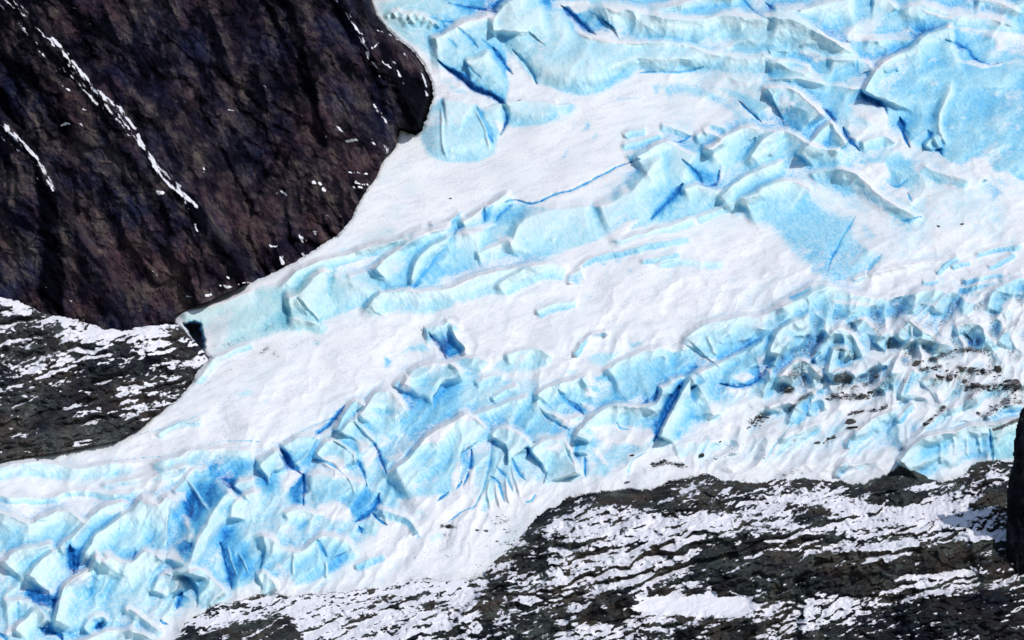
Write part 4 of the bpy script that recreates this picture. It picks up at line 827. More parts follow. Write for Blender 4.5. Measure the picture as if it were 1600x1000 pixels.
# ================================================================== HILL below the cliff
H = Grid(axis(-420, -30, 350, 360, 1.25, 5), axis(420, 425, 740, 860, 1.25, 5))
HP = [(-430, 400), (-200, 440), (0, 462), (22, 468), (45, 478), (80, 492), (100, 494), (128, 502), (160, 511), (200, 513), (235, 508), (262, 506), (278, 508), (292, 520), (305, 535), (322, 552), (345, 560), (345, 900), (-430, 900)]
Uh, Vh = H.U, H.V
sdH = poly_sd(HP, Uh + 3.5 * fbm(Uh, Vh, 16, 4, 601, .6), Vh + 3.5 * fbm(Uh, Vh, 16, 4, 602, .6))
x = vb(Uh); Yh = Yb(x) + .95 * (x - Vh) * S
def strata(U, V, sc, sd0, ang):
    """position 0..1 inside a tilted rock layer, and where the layering is well developed"""
    wx = U + 10 * fbm(U, V, 40, 4, sd0 + 61, .55); wy = V + 10 * fbm(U, V, 40, 4, sd0 + 62, .55)
    a = ang + .0
    c = (wy * math.cos(a) - wx * math.sin(a)) / sc + 2.6 * fbm(wx, wy, sc * 6, 3, sd0 + 63, .5, ang=a, stretch=2.2)
    return c - np.floor(c), ss(-.05, .25, fbm(wx, wy, sc * 2.2, 2, sd0 + 64, .5, ang=a, stretch=2.4))
def rock_relief(U, V, sd0, ang, k=1.):
    wx = U + 12 * fbm(U, V, 45, 4, sd0 + 1, .55); wy = V + 12 * fbm(U, V, 45, 4, sd0 + 2, .55)
    rr = 8 * fbm(wx, wy, 150, 3, sd0 + 3, ang=ang, stretch=1.6)
    rr += k * blur(3.4 * facets(wx, wy, 60, sd0 + 4, ang, 2.0) + 2.6 * facets(wx, wy, 26, sd0 + 5, ang - .15, 1.9), 2)
    rr += k * (1.5 * facets(wx + 7, wy, 11, sd0 + 6, ang + .1, 1.8) + .8 * facets(wx + 3, wy, 5.5, sd0 + 7, ang - .1, 1.7))
    rr += 4.5 * fbm(wx, wy, 52, 4, sd0 + 8, .55, ang=ang, stretch=1.8, ridged=True)
    for sc, amp in ((30, 4.2), (15, 2.2), (8, 1.0)):
        f, gt = strata(U, V, sc, sd0, ang)
        rr += amp * gt * (np.where(f < .72, f / .72, (1 - f) / .28) - .5)
    rr += 1.6 * fbm(U, V, 18, 5, sd0 + 5, .6, ang=ang, stretch=1.8, ridged=True)
    return rr
rh = rock_relief(Uh, Vh, 610, -.27, .85)
Yh = Yh - rh * np.clip(sdH / 30 + .15, .15, 1) + 3 * (1 - np.clip(sdH / 14, 0, 1)) ** 2
sdGh = poly_sd(GL, Uh, Vh)
YgH = samp(Yg, G, Uh, Vh); Yh = np.where(sdGh > 0, np.maximum(Yh, YgH + 3), np.maximum(Yh, -1e9))
def lean(U, V, Y, us, vs):
    P = world(U, V, Y); n = grid_normals(P); return n
Nh = grid_normals(world(Uh, Vh, blur(Yh.astype(F), 1)))
def snow_from(N, dens, U, V, sd0, ang, kd=1.5, kb=.40):
    up = np.clip(N[..., 2], -.2, 1)
    wx = U + 7 * fbm(U, V, 26, 3, sd0 + 3); wy = V + 7 * fbm(U, V, 26, 3, sd0 + 4)
    an = .85 * fbm(wx, wy, 8.5, 4, sd0, .62, ang=ang, stretch=4.2) + .75 * fbm(wx, wy, 3.6, 3, sd0 + 1, .65, ang=ang - .12, stretch=2.6)
    md = fbm(wx, wy, 38, 4, sd0 + 2, .55, ang=ang, stretch=1.7)
    for sc, a_ in ((30, .18), (15, .22), (8, .16)):
        f, gt = strata(U, V, sc, sd0 - 40, ang)
        an = an + a_ * gt * (ss(.0, .06, f) * (1 - ss(.22, .34, f)) * 1.5 - .5 * ss(.55, .7, f))
    q = (up - .60) * 1.1 + (dens - .5) * kd + .80 * an + kb * md + .5
    return np.clip(q, -.3, 1.3).astype(F)
dens = np.full(Uh.shape, .25, F)
def dp(arr, GU, GV, pts, a, f=14):
    s = poly_sd(pts, GU, GV); m = ss(-f, f, s); return arr * (1 - m) + a * m
for pts, a, f in [([(0, 465), (45, 480), (50, 500), (0, 490)], .55, 6), ([(95, 495), (140, 512), (200, 515), (160, 545), (110, 575), (60, 592), (50, 580), (95, 545), (98, 520)], .58, 8), ([(200, 515), (262, 508), (300, 545), (330, 560), (310, 580), (240, 580), (200, 560)], .46, 14), ([(0, 640), (120, 620), (130, 680), (60, 715), (0, 720)], .05, 10), ([(130, 600), (185, 600), (190, 690), (130, 690)], .08, 10), ([(20, 510), (90, 510), (90, 560), (40, 560)], .12, 8), ([(100, 590), (175, 570), (175, 640), (105, 650)], .12, 8), ([(185, 600), (270, 590), (240, 640), (200, 660)], .36, 10), ([(260, 510), (285, 520), (310, 555), (280, 560)], .2, 6)]:
    dens = dp(dens, Uh, Vh, pts, a, f)
snh = snow_from(Nh, dens, Uh, Vh, 650, -.27)
toneh = np.clip(.5 + .3 * fbm(Uh, Vh, 60, 4, 651), 0, 1)
fm = (sdH > 0) & (sdGh < 60) & (Uh < 352); fmask = fm[:-1, :-1] & fm[1:, 1:]
hill = mesh_from_grid('hill', world(Uh, Vh, Yh).astype(F), None, fmask, M_HILL, {'snow': snh, 'tone': toneh}); hill['kind'] = 'structure'

# ================================================================== OUTCROP, lower right, in front of the ice
O = Grid(axis(150, 250, 1640, 2020, 1.1, 5), axis(680, 700, 1030, 1300, 1.1, 5))
Uo, Vo = O.U, O.V
sdO = outcrop_sd(Uo, Vo)
big = np.interp(Uo, [250, 700, 800, 1000, 1600], [10, 12, 26, 34, 34])
Yo = Yb(Vo) - big * ss(0, 90, sdO) - 2 - 2.
ro = rock_relief(Uo, Vo, 710, -.3, 1.)
def rocky(pts, h, wa, wb):
    d, sd, al = seg_dist(smooth_line(pts), Uo + 6 * fbm(Uo, Vo, 18, 3, 97), Vo + 6 * fbm(Uo, Vo, 18, 3, 98)); tp = ss(0, .12, al) * ss(0, .12, 1 - al)
    return h * np.where(sd > 0, np.clip(1 - d / wb, 0, 1) ** 1.2, np.clip(1 - d / wa, 0, 1) ** 1.4) * tp
for p, h, wa, wb in [([(700, 990), (750, 930), (800, 900), (845, 895)], 8, 8, 40), ([(1180, 905), (1240, 880), (1320, 862), (1420, 855), (1480, 850), (1575, 838)], 14, 10, 62), ([(1195, 912), (1260, 890), (1350, 880), (1430, 866)], 8, 6, 45), ([(860, 800), (930, 790), (1000, 795), (1100, 770), (1180, 780)], 9, 8, 30), ([(820, 835), (880, 830), (930, 840)], 6, 5, 22), ([(1130, 850), (1180, 830), (1260, 820), (1300, 800)], 10, 8, 50), ([(1110, 920), (1160, 905), (1220, 912)], 6, 5, 24), ([(880, 960), (950, 945), (990, 925)], 8, 6, 40), ([(1390, 950), (1450, 930), (1530, 925), (1600, 905)], 14, 8, 80), ([(1050, 985), (1150, 965), (1200, 975)], 7, 6, 34), ([(1250, 800), (1300, 790), (1340, 795)], 7, 6, 30), ([(1340, 775), (1400, 765), (1450, 772)], 7, 5, 22), ([(1515, 790), (1545, 762), (1575, 760)], 9, 5, 30), ([(600, 940), (650, 935), (700, 938), (745, 945)], 4, 4, 16), ([(400, 975), (430, 958), (460, 975)], 5, 5, 30), ([(310, 1000), (350, 985), (410, 990)], 5, 8, 30)]:
    ro += rocky(p, h, wa, wb)
flat = ss(-10, 10, poly_sd([(1000, 928), (1050, 925), (1170, 928), (1180, 945), (1160, 962), (1010, 958), (985, 955)], Uo, Vo))
ro = ro * (1 - .8 * flat)
low = np.interp(Uo, [250, 600, 780, 860], [.45, .55, .85, 1.])
Yo = Yo - ro * low * np.clip(sdO / 25 + .1, .1, 1)
YgO = samp(Yg, G, Uo, Vo)
ed = np.clip(1 - sdO / 10, 0, 1); Yo = np.minimum(Yo, YgO - .4 - .0 * ed) 
No = grid_normals(world(Uo, Vo, blur(Yo.astype(F), 1)))
dens = np.full(Uo.shape, .44, F)
for pts, a, f in [([(380, 920), (620, 915), (745, 905), (760, 930), (740, 1000), (600, 1010), (480, 1000), (440, 950)], .60, 16), ([(560, 930), (700, 925), (745, 935), (700, 955), (580, 955)], .50, 12), ([(300, 970), (400, 940), (400, 965), (330, 990)], .62, 8), ([(270, 1000), (400, 965), (450, 960), (480, 1010), (270, 1020)], .14, 8),
                  ([(850, 780), (990, 770), (1010, 790), (960, 800), (860, 805)], .22, 8), ([(900, 800), (960, 790), (955, 800), (900, 803)], .7, 4), ([(880, 800), (1140, 795), (1110, 850), (1000, 915), (880, 920), (830, 910), (880, 860)], .60, 14), ([(990, 775), (1130, 760), (1130, 795), (1000, 805)], .2, 8), ([(985, 812), (1050, 812), (1040, 830), (980, 832)], .9, 5),
                  ([(1090, 850), (1200, 830), (1200, 920), (1130, 925), (1080, 905)], .16, 10), ([(1000, 928), (1170, 926), (1182, 945), (1160, 963), (1005, 960), (985, 955)], 1.05, 6), ([(1200, 860), (1300, 868), (1400, 862), (1440, 872), (1390, 920), (1350, 928), (1250, 928), (1200, 915)], .04, 8), ([(1440, 850), (1576, 845), (1576, 895), (1500, 908), (1440, 892)], .12, 8),
                  ([(1300, 780), (1500, 775), (1540, 800), (1480, 825), (1330, 830)], .66, 12), ([(1370, 760), (1450, 772), (1420, 790), (1350, 788)], .15, 6), ([(1230, 790), (1300, 795), (1290, 820), (1240, 815)], .12, 6), ([(1200, 750), (1330, 755), (1300, 785), (1200, 790)], .56, 8), ([(1360, 850), (1420, 842), (1440, 856), (1380, 885), (1350, 878)], .62, 6), ([(1390, 895), (1480, 890), (1560, 892), (1575, 905), (1450, 930), (1400, 910)], .62, 8), ([(1500, 832), (1576, 830), (1576, 845), (1500, 846)], .75, 4),
                  ([(1260, 925), (1400, 935), (1380, 975), (1230, 990), (1200, 975)], .62, 12), ([(1360, 960), (1400, 935), (1620, 915), (1620, 1020), (1300, 1020), (1260, 990)], .2, 12), ([(800, 950), (880, 940), (870, 1000), (800, 1010)], .2, 12), ([(870, 980), (960, 975), (980, 985), (960, 1000), (870, 1000)], .75, 6), ([(940, 925), (980, 930), (960, 970), (900, 970)], .12, 8), ([(805, 870), (850, 870), (860, 895), (810, 895)], .15, 6), ([(1040, 970), (1180, 965), (1180, 1000), (980, 1000)], .3, 8), ([(745, 935), (770, 910), (790, 900), (780, 960), (755, 990)], .15, 6), ([(1410, 727), (1440, 738), (1460, 750), (1400, 765), (1370, 755)], .14, 5), ([(1505, 745), (1575, 722), (1575, 745), (1520, 760)], .42, 5), ([(1515, 795), (1545, 760), (1575, 762), (1575, 785), (1530, 795)], .05, 4), ([(1200, 840), (1290, 845), (1280, 860), (1200, 862)], .5, 5)]:
    dens = dp(dens, Uo + 6 * fbm(Uo, Vo, 18, 3, 97), Vo + 6 * fbm(Uo, Vo, 18, 3, 98), pts, a, f)
dens = dens * 1.0 - .19 - .26 * ss(30, 4, sdO) * ss(760, 860, Uo)
sno = snow_from(No, dens, Uo, Vo, 750, -.3, 1.25, .18)
toneo = np.clip(.48 + .3 * fbm(Uo, Vo, 50, 4, 751) - .0, 0, 1)
toneo = dp(toneo, Uo, Vo, [(1380, 950), (1440, 930), (1640, 915), (1640, 1100), (1300, 1100)], .3, 14)
fm = sdO > 0; fmask = fm[:-1, :-1] & fm[1:, 1:]
orange = None
slope = mesh_from_grid('rock_slope', world(Uo, Vo, Yo).astype(F), None, fmask, M_ROCK, {'snow': sno, 'tone': toneo}); slope['kind'] = 'structure'

# ---- glacier keeps behind the outcrop and the cliff
sdOg = outcrop_sd(U, V)
YoG = samp(Yo.astype(F), O, U, V)
Yg = np.where(sdOg > 0, np.maximum(Yg, np.where((U > 250) & (V > 690), YoG + 1.5, Yg)) + np.clip(sdOg, 0, 40) * .1, Yg)
mg = np.exp(-(sdG / 7) ** 2) * (U < 700) * (V > 195) * (.40 + .5 * fbm(U, V, 20, 4, 303, .6))
mo = np.exp(-(sdOg / 12) ** 2) * (.36 + .5 * fbm(U, V, 24, 4, 304, .6))
dirt = np.maximum(dirt, np.maximum(mg, mo)).astype(F)
P = world(U, V, Yg).astype(F); N = grid_normals(P)
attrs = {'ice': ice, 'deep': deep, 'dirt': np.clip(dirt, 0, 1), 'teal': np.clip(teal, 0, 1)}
fm = (sdG > -1) & (sdOg < 60)
fmask = fm[:-1, :-1] & fm[1:, 1:]

# ---- seracs, blocks and folds one can tell apart: each is its own object cut out of the ice
SERACS = [
 ('ice_block', [(668, 170), (690, 149), (715, 144), (755, 152), (782, 166), (790, 188), (780, 215), (776, 242), (745, 256), (700, 257), (665, 243), (655, 222), (658, 190)], 'large rounded ice block standing beside the lower tip of the dark cliff', 'ice block'),
 ('ice_block', [(793, 160), (816, 156), (865, 159), (876, 170), (870, 187), (850, 197), (794, 202)], 'low flat-topped pale ice block lying in the snow just right of the large rounded block', 'ice block'),
 ('serac', [(692, 66), (708, 50), (740, 33), (774, 22), (772, 50), (788, 80), (806, 110), (800, 150), (790, 172), (775, 150), (745, 143), (712, 119), (688, 98)], 'tilted slab of ice leaning over the dark crevasse above the large rounded ice block', 'serac'),
 ('ice_dome', [(776, 22), (795, 4), (830, 6), (880, 14), (905, 40), (935, 58), (985, 72), (1060, 70), (1098, 82), (1090, 106), (1040, 112), (1000, 108), (970, 128), (935, 145), (905, 147), (870, 140), (837, 130), (812, 102), (787, 78), (772, 48)], 'smooth pale dome of ice at top centre with a violet-blue foot', 'ice dome'),
 ('ice_ridge', [(930, 40), (932, 20), (955, 13), (985, 16), (1020, 25), (1060, 30), (1100, 29), (1130, 23), (1170, 28), (1235, 30), (1285, 56), (1250, 74), (1200, 82), (1130, 86), (1100, 78), (1010, 67), (950, 58)], 'long smooth roll of pale ice lying along the top edge behind the dome', 'ice ridge'),
 ('ice_bluff', [(1362, 142), (1364, 116), (1386, 94), (1420, 80), (1450, 60), (1480, 64), (1500, 82), (1540, 104), (1600, 99), (1640, 98), (1640, 290), (1562, 280), (1540, 250), (1500, 262), (1462, 240), (1425, 228), (1408, 182), (1376, 163)], 'broad steep blue ice face filling the upper right edge', 'ice bluff'),
 ('serac', [(1250, 243), (1275, 213), (1298, 193), (1308, 206), (1326, 226), (1300, 244), (1268, 248)], 'small pointed serac with snow at its foot between two dark crevasses at upper right', 'serac'),
 ('serac', [(1190, 150), (1205, 138), (1240, 141), (1266, 163), (1286, 190), (1262, 214), (1230, 214), (1196, 192)], 'rounded frosted blue mound left of the two parallel dark crevasses at upper right', 'serac'),
 ('serac', [(640, 452), (652, 405), (690, 378), (730, 366), (765, 362), (800, 372), (800, 398), (740, 424), (692, 436)], 'smooth light blue lobe right of the diagonal blue furrow in the middle tongue', 'serac'),
 ('serac', [(575, 430), (612, 400), (650, 375), (690, 358), (712, 358), (694, 388), (664, 420), (644, 450), (605, 456)], 'elongated light blue lobe left of the diagonal blue furrow in the middle tongue', 'serac'),
 ('serac', [(444, 466), (466, 458), (484, 445), (500, 427), (520, 428), (545, 442), (600, 456), (560, 480), (520, 498), (500, 504)], 'ridged cyan ice head at the left end of the middle tongue', 'serac'),
 ('ice_roll', [(560, 500), (585, 468), (620, 456), (690, 453), (730, 438), (775, 425), (820, 417), (860, 412), (840, 438), (780, 460), (700, 484), (620, 488)], 'long pale rolled lip of ice along the underside of the middle tongue', 'ice roll'),
 ('serac', [(1148, 322), (1180, 301), (1215, 286), (1245, 284), (1268, 300), (1300, 330), (1338, 338), (1316, 372), (1292, 424), (1250, 410), (1205, 360)], 'broad frosted blue mound beside the long snow trough in the right middle', 'serac'),
 ('serac', [(442, 692), (462, 684), (485, 681), (497, 690), (490, 716), (476, 737), (455, 740), (438, 714)], 'small deep blue serac with a dark cleft on its left side, beside the snow slope', 'serac'),
 ('serac', [(524, 674), (540, 642), (556, 625), (568, 634), (562, 646), (548, 662), (534, 676)], 'narrow saturated blue fin leaning on the snow slope in the lower icefall', 'serac'),
 ('serac', [(553, 660), (575, 630), (592, 612), (612, 612), (628, 628), (640, 655), (625, 652), (600, 655), (585, 692)], 'rounded pale blue shoulder beside the large flat blue sheet', 'serac'),
 ('ice_bluff', [(640, 586), (655, 573), (682, 569), (712, 573), (722, 600), (720, 634), (700, 650), (665, 664), (640, 690), (628, 660), (640, 645), (622, 612)], 'large flat evenly blue ice sheet below the dark hollow in the snow', 'ice bluff'),
 ('serac', [(520, 688), (552, 661), (570, 681), (586, 697), (602, 740), (574, 758), (566, 736), (554, 716), (538, 701)], 'blue slab between two thin curved crevasses in the lower icefall', 'serac'),
 ('serac', [(475, 742), (487, 717), (502, 700), (518, 689), (538, 703), (554, 719), (566, 740), (574, 760), (590, 776), (582, 800), (556, 815), (520, 812), (476, 792)], 'broad snow-dusted blue slab with a dark blue lower right corner', 'serac'),
 ('serac', [(600, 745), (632, 722), (650, 702), (680, 672), (712, 656), (732, 649), (756, 668), (762, 690), (758, 740), (738, 775), (712, 803), (640, 798), (598, 788)], 'large domed serac with snow along its foot and a dark slot', 'serac'),
 ('serac', [(764, 692), (775, 673), (790, 669), (815, 682), (826, 702), (824, 752), (806, 788), (770, 805), (748, 802), (764, 760)], 'fan-shaped serac with fluted ribs beside the lower snow apron', 'serac'),
 ('serac', [(828, 704), (845, 692), (870, 685), (884, 690), (895, 715), (904, 745), (904, 766), (870, 762), (830, 745)], 'pale blue serac standing right of the fan-shaped one', 'serac'),
 ('serac', [(898, 690), (908, 672), (928, 686), (945, 705), (956, 735), (945, 752), (916, 752), (898, 715)], 'frosted serac with a small dark blue notch at its upper left', 'serac'),
 ('ice_arch', [(906, 676), (928, 651), (950, 638), (975, 635), (1005, 638), (1026, 631), (1034, 612), (1036, 630), (1026, 665), (1004, 670), (965, 662), (925, 668)], 'curved pale ice lip sweeping above a snow hollow beside the deepest blue cleft', 'ice lip'),
 ('serac', [(1032, 686), (1047, 650), (1066, 613), (1080, 591), (1090, 606), (1104, 640), (1100, 658), (1068, 662), (1048, 688)], 'sharp pointed serac right of the deepest blue cleft', 'serac'),
 ('serac', [(1128, 573), (1180, 536), (1202, 528), (1204, 572), (1186, 600), (1150, 606), (1134, 598)], 'rounded blue fold with a white snow spot inside it', 'serac'),
 ('serac', [(834, 626), (848, 611), (875, 601), (905, 592), (914, 605), (914, 650), (880, 658), (850, 642)], 'small fluted blue fold above the white snow pocket in the centre of the icefall', 'serac'),
 ('ice_bluff', [(945, 586), (970, 566), (1020, 548), (1070, 546), (1100, 562), (1108, 574), (1060, 592), (1030, 602), (1005, 624), (965, 634), (938, 632), (958, 602)], 'smooth flat blue ice sheet above the curved ice lip', 'ice bluff'),
 ('serac', [(2, 884), (25, 862), (60, 856), (86, 847), (68, 872), (40, 903), (37, 937), (2, 938)], 'pale cyan serac at the left edge of the lowest icefall', 'serac'),
 ('serac', [(41, 904), (68, 873), (103, 853), (108, 880), (114, 896), (98, 918), (90, 940), (70, 946), (40, 938)], 'pale serac undercut by a deep blue hollow at lower left', 'serac'),
 ('serac', [(124, 884), (150, 837), (196, 805), (224, 781), (246, 789), (262, 779), (284, 794), (288, 832), (300, 848), (286, 880), (262, 878), (232, 860), (206, 878), (158, 861)], 'tall broad cyan serac rising above the lower left mound', 'serac'),
 ('serac', [(80, 985), (92, 946), (104, 913), (140, 889), (156, 862), (180, 872), (206, 880), (226, 864), (262, 881), (240, 902), (234, 922), (218, 942), (190, 956), (150, 962), (138, 985), (98, 998)], 'big rounded mound at lower left with a grey frosted left flank and bright right side', 'serac'),
 ('serac', [(292, 902), (300, 869), (326, 813), (345, 783), (363, 764), (364, 785), (350, 820), (344, 850), (334, 895), (312, 892)], 'tall thin grey spire leaning right above the lower left corner', 'serac'),
 ('serac', [(346, 828), (366, 824), (390, 848), (402, 880), (396, 906), (366, 921), (352, 892), (345, 850)], 'deep blue scooped ice wall just right of the tall thin spire', 'serac'),
 ('serac', [(290, 906), (305, 893), (318, 893), (335, 908), (356, 930), (330, 948), (304, 956), (288, 935)], 'squat rounded ice cone directly above the lower left rocks', 'serac'),
 ('serac', [(400, 850), (440, 862), (470, 865), (497, 846), (520, 840), (545, 850), (556, 872), (530, 891), (500, 906), (478, 913), (440, 905), (400, 902)], 'wide low blue ice wall with two pale vertical pillars', 'serac'),
 ('ice_block', [(400, 903), (412, 896), (424, 905), (434, 924), (420, 929), (402, 928)], 'small rounded ice block lying in snow beside the low wall with pale pillars', 'ice block'),
 ('ice_block', [(558, 828), (573, 812), (590, 813), (592, 823), (585, 840)], 'small cube-like ice block below the dark lower corner of the snow-dusted slab', 'ice block'),
 ('serac', [(1214, 600), (1230, 578), (1248, 563), (1262, 568), (1290, 596), (1262, 606), (1232, 600)], 'snowy ice cone streaked with black grit, leftmost of the dirty ice cones', 'serac'),
 ('serac', [(1294, 584), (1300, 552), (1310, 542), (1322, 546), (1334, 568), (1322, 576), (1304, 583)], 'grey-green ice tower with a thin black dirt cap', 'serac'),
 ('debris_cone', [(1297, 598), (1303, 585), (1322, 577), (1344, 597), (1334, 604), (1305, 602)], 'low dark debris-covered cone at the foot of the dirt-capped ice tower', 'debris cone'),
 ('serac', [(1396, 534), (1410, 512), (1420, 500), (1440, 515), (1482, 542), (1456, 556), (1446, 543), (1416, 542)], 'pointed blue tent of ice with a black speck on its tip', 'serac'),
 ('serac', [(1497, 524), (1502, 508), (1530, 508), (1550, 530), (1556, 545), (1530, 546), (1510, 542)], 'snow-topped ice block with a blue underside near the right edge', 'serac'),
 ('ice_cliff', [(1410, 722), (1440, 692), (1490, 676), (1522, 667), (1552, 668), (1590, 658), (1640, 652), (1640, 716), (1552, 718), (1528, 722), (1500, 712), (1470, 720), (1440, 740), (1420, 734)], 'rough vertical blue-green ice cliff just above the rocks at the right edge', 'ice cliff'),
 ('serac', [(1262, 566), (1275, 552), (1298, 520), (1318, 512), (1334, 530), (1352, 562), (1334, 566), (1322, 545), (1310, 541), (1298, 552), (1294, 578)], 'blue shoulder of ice wrapped behind the dirt-capped tower', 'serac'),
 ('serac', [(398, 728), (420, 712), (434, 708), (438, 716), (452, 738), (446, 752), (434, 770), (420, 774), (400, 752)], 'pale blue serac with a bright blue scooped base, left of the small deep blue serac', 'serac'),
 ('serac', [(300, 728), (340, 713), (384, 714), (396, 727), (374, 749), (352, 780), (326, 800), (308, 842), (290, 800), (288, 755)], 'vivid blue hollow wall of ice below the snow slope edge at lower left', 'serac'),
]
def components(mask):
    jj, ii = np.nonzero(mask); j0, j1, i0, i1 = jj.min(), jj.max() + 1, ii.min(), ii.max() + 1
    sub = mask[j0:j1, i0:i1]; lab = np.where(sub, np.arange(1, sub.size + 1).reshape(sub.shape), 0)
    while True:
        p = np.pad(lab, 1); n = np.maximum.reduce([p[1:-1, 1:-1], p[:-2, 1:-1], p[2:, 1:-1], p[1:-1, :-2], p[1:-1, 2:]]) * sub
        if (n == lab).all(): break
        lab = n
    out = []
    for k in np.unique(lab[lab > 0]):
        c = np.zeros(mask.shape, bool); c[j0:j1, i0:i1] = lab == k; out.append(c)
    return out
claimed = np.zeros(fmask.shape, bool)
Uf, Vf = WU[:-1, :-1], WV[:-1, :-1]
icef = blur(ice, 2)[:-1, :-1]
for nm, pts, lab, cat in SERACS:
    x0 = G.box(pts, 8)
    b = (slice(x0[0].start, min(x0[0].stop, fmask.shape[0])), slice(x0[1].start, min(x0[1].stop, fmask.shape[1])))
    m = np.zeros(fmask.shape, bool); m[b] = poly_sd(pts, Uf[b], Vf[b]) > 0
    m &= fmask & ~claimed & (sdOg[:-1, :-1] < 2)
    if m.sum() < 30: continue
    claimed |= m
    jj, ii = np.nonzero(m); pp = P[jj, ii]; org = (float(pp[:, 0].mean()), float(pp[:, 1].mean()), float(pp[:, 2].min()))
    sn = m & (icef < .38)
    if sn.sum() > 60 and (m & ~sn).sum() > 60:
        root = bpy.data.objects.new(nm, None); C.objects.link(root); root.location = org; tag(root, lab, cat)
        comps = [c for c in components(sn) if c.sum() > 50]
        rest = m.copy()
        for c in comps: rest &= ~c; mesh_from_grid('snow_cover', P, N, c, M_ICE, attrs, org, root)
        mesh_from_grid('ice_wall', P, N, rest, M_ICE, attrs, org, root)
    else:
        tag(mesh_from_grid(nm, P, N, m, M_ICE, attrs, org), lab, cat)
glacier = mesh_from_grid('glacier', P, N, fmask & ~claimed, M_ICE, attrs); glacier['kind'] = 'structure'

# ================================================================== ROCK PILLAR at the right edge
def pillar():
    Q = Grid(np.arange(1560, 1900, 1.5), np.arange(540, 960, 1.5)); u, v = Q.U, Q.V
    PP = [(1572, 905), (1571, 840), (1573, 770), (1576, 748), (1582, 722), (1584, 690), (1588, 665), (1592, 645), (1600, 632), (1640, 622), (1700, 628), (1780, 650), (1890, 700), (1895, 940), (1600, 912)]
    s = poly_sd(PP, u + 2.2 * fbm(u, v, 14, 3, 801), v + 2.2 * fbm(u, v, 14, 3, 802))
    edge = np.clip(s / 60, 0, 1)
    Y = Yb(900) - 40 + 14 * (1 - np.sqrt(1 - (1 - edge) ** 2)) + (900 - v) * .02
    Y -= 3.5 * fbm(u, v, 40, 3, 811, ang=math.pi / 2, stretch=3, ridged=True) + 1.2 * fbm(u, v, 10, 4, 812, .6, ang=1.4, stretch=2, ridged=True)
    f = s > 0; fmk = f[:-1, :-1] & f[1:, 1:]
    sn = np.clip(.12 + .25 * fbm(u, v, 9, 3, 813) + .2 * ss(700, 640, v), 0, 1); tn = np.full(u.shape, .13, F)
    P_ = world(u, v, Y).astype(F)
    o = mesh_from_grid('rock_pillar', P_, None, fmk, M_ROCK, {'snow': sn, 'tone': tn}, (float(P_[..., 0].mean()), float(Y.mean()), float(world(np.array(1650.), np.array(930.), np.array(Yb(900)))[2])))
    tag(o, 'black vertical rock buttress standing at the right edge in front of the snowy rock slope', 'rock pillar')
pillar()

# ================================================================== BOULDERS lying on the ice
def boulder_mat(name, c):
    m, nt, b = new_mat(name); g = NB(nt)
    n = g.noise(1.2, 5, .7); col = g.ramp(n, [(.3, tuple(x * .35 for x in c)), (.6, c), (.85, tuple(min(1, x * 2.2) for x in c))])
    nz = nt.nodes.new('ShaderNodeSeparateXYZ'); ge = nt.nodes.new('ShaderNodeNewGeometry'); g.lk(ge.outputs['Normal'], nz.inputs[0])
    sf = g.smooth(g.math('ADD', nz.outputs[2], g.math('MULTIPLY', g.math('SUBTRACT', g.noise(1.8, 3), .5), .8)), .88, .97)
    g.lk(g.mix(sf, col, (.82, .82, .86)), b.inputs['Base Color']); b.inputs['Roughness'].default_value = .85
    g.lk(g.bump(n, .8, .6), b.inputs['Normal']); return m
MB = [boulder_mat('grey_boulder_rock', (.085, .078, .078)), boulder_mat('dark_boulder_rock', (.028, .029, .034)), boulder_mat('brown_boulder_rock', (.10, .088, .072))]
def boulder_mesh(seed):
    import bmesh
    rs = random.Random(seed); bm = bmesh.new(); bmesh.ops.create_icosphere(bm, subdivisions=3, radius=1)
    cuts = []
    for _ in range(9):
        n = np.array([rs.gauss(0, 1), rs.gauss(0, 1), rs.gauss(0, 1)]); n /= np.linalg.norm(n); cuts.append((n, rs.uniform(.42, .78)))
    ax = (rs.uniform(.9, 1.4), rs.uniform(.7, 1.1), rs.uniform(.55, .85))
    for v in bm.verts:
        c = np.array(v.co)
        for n, d in cuts:
            e = float(c @ n) - d
            if e > 0: c = c - n * e
        c = c * (1 + .06 * math.sin(c[0] * 7 + seed) * math.sin(c[1] * 6 + seed * 2) * math.sin(c[2] * 8))
        v.co = (c[0] * ax[0], c[1] * ax[1], c[2] * ax[2])
    me = bpy.data.meshes.new('boulder'); bm.to_mesh(me); bm.free(); return me
BM = [[None] * 3 for _ in range(5)]
def boulder(u, v, rad, lab, kind=0, group=None, cat='boulder', name='boulder', onrock=False):
    k = random.randrange(5)
    if BM[k][kind] is None:
        BM[k][kind] = boulder_mesh(k * 13 + kind); BM[k][kind].materials.append(MB[kind])
    y = float(samp(Yo if onrock else Yg, O if onrock else G, np.array(float(u)), np.array(float(v))))
    p = world(np.array(float(u)), np.array(float(v)), np.array(y - rad * S * .25))
    o = bpy.data.objects.new(name, BM[k][kind]); C.objects.link(o); o.location = p.tolist(); s = rad * S
    o.scale = (s * random.uniform(.85, 1.3), s * random.uniform(.8, 1.1), s * random.uniform(.65, 1.05)); o.rotation_euler = (random.uniform(-.3, .3), random.uniform(-.4, .2), random.uniform(0, 6.28))
    tag(o, lab, cat, group); return o
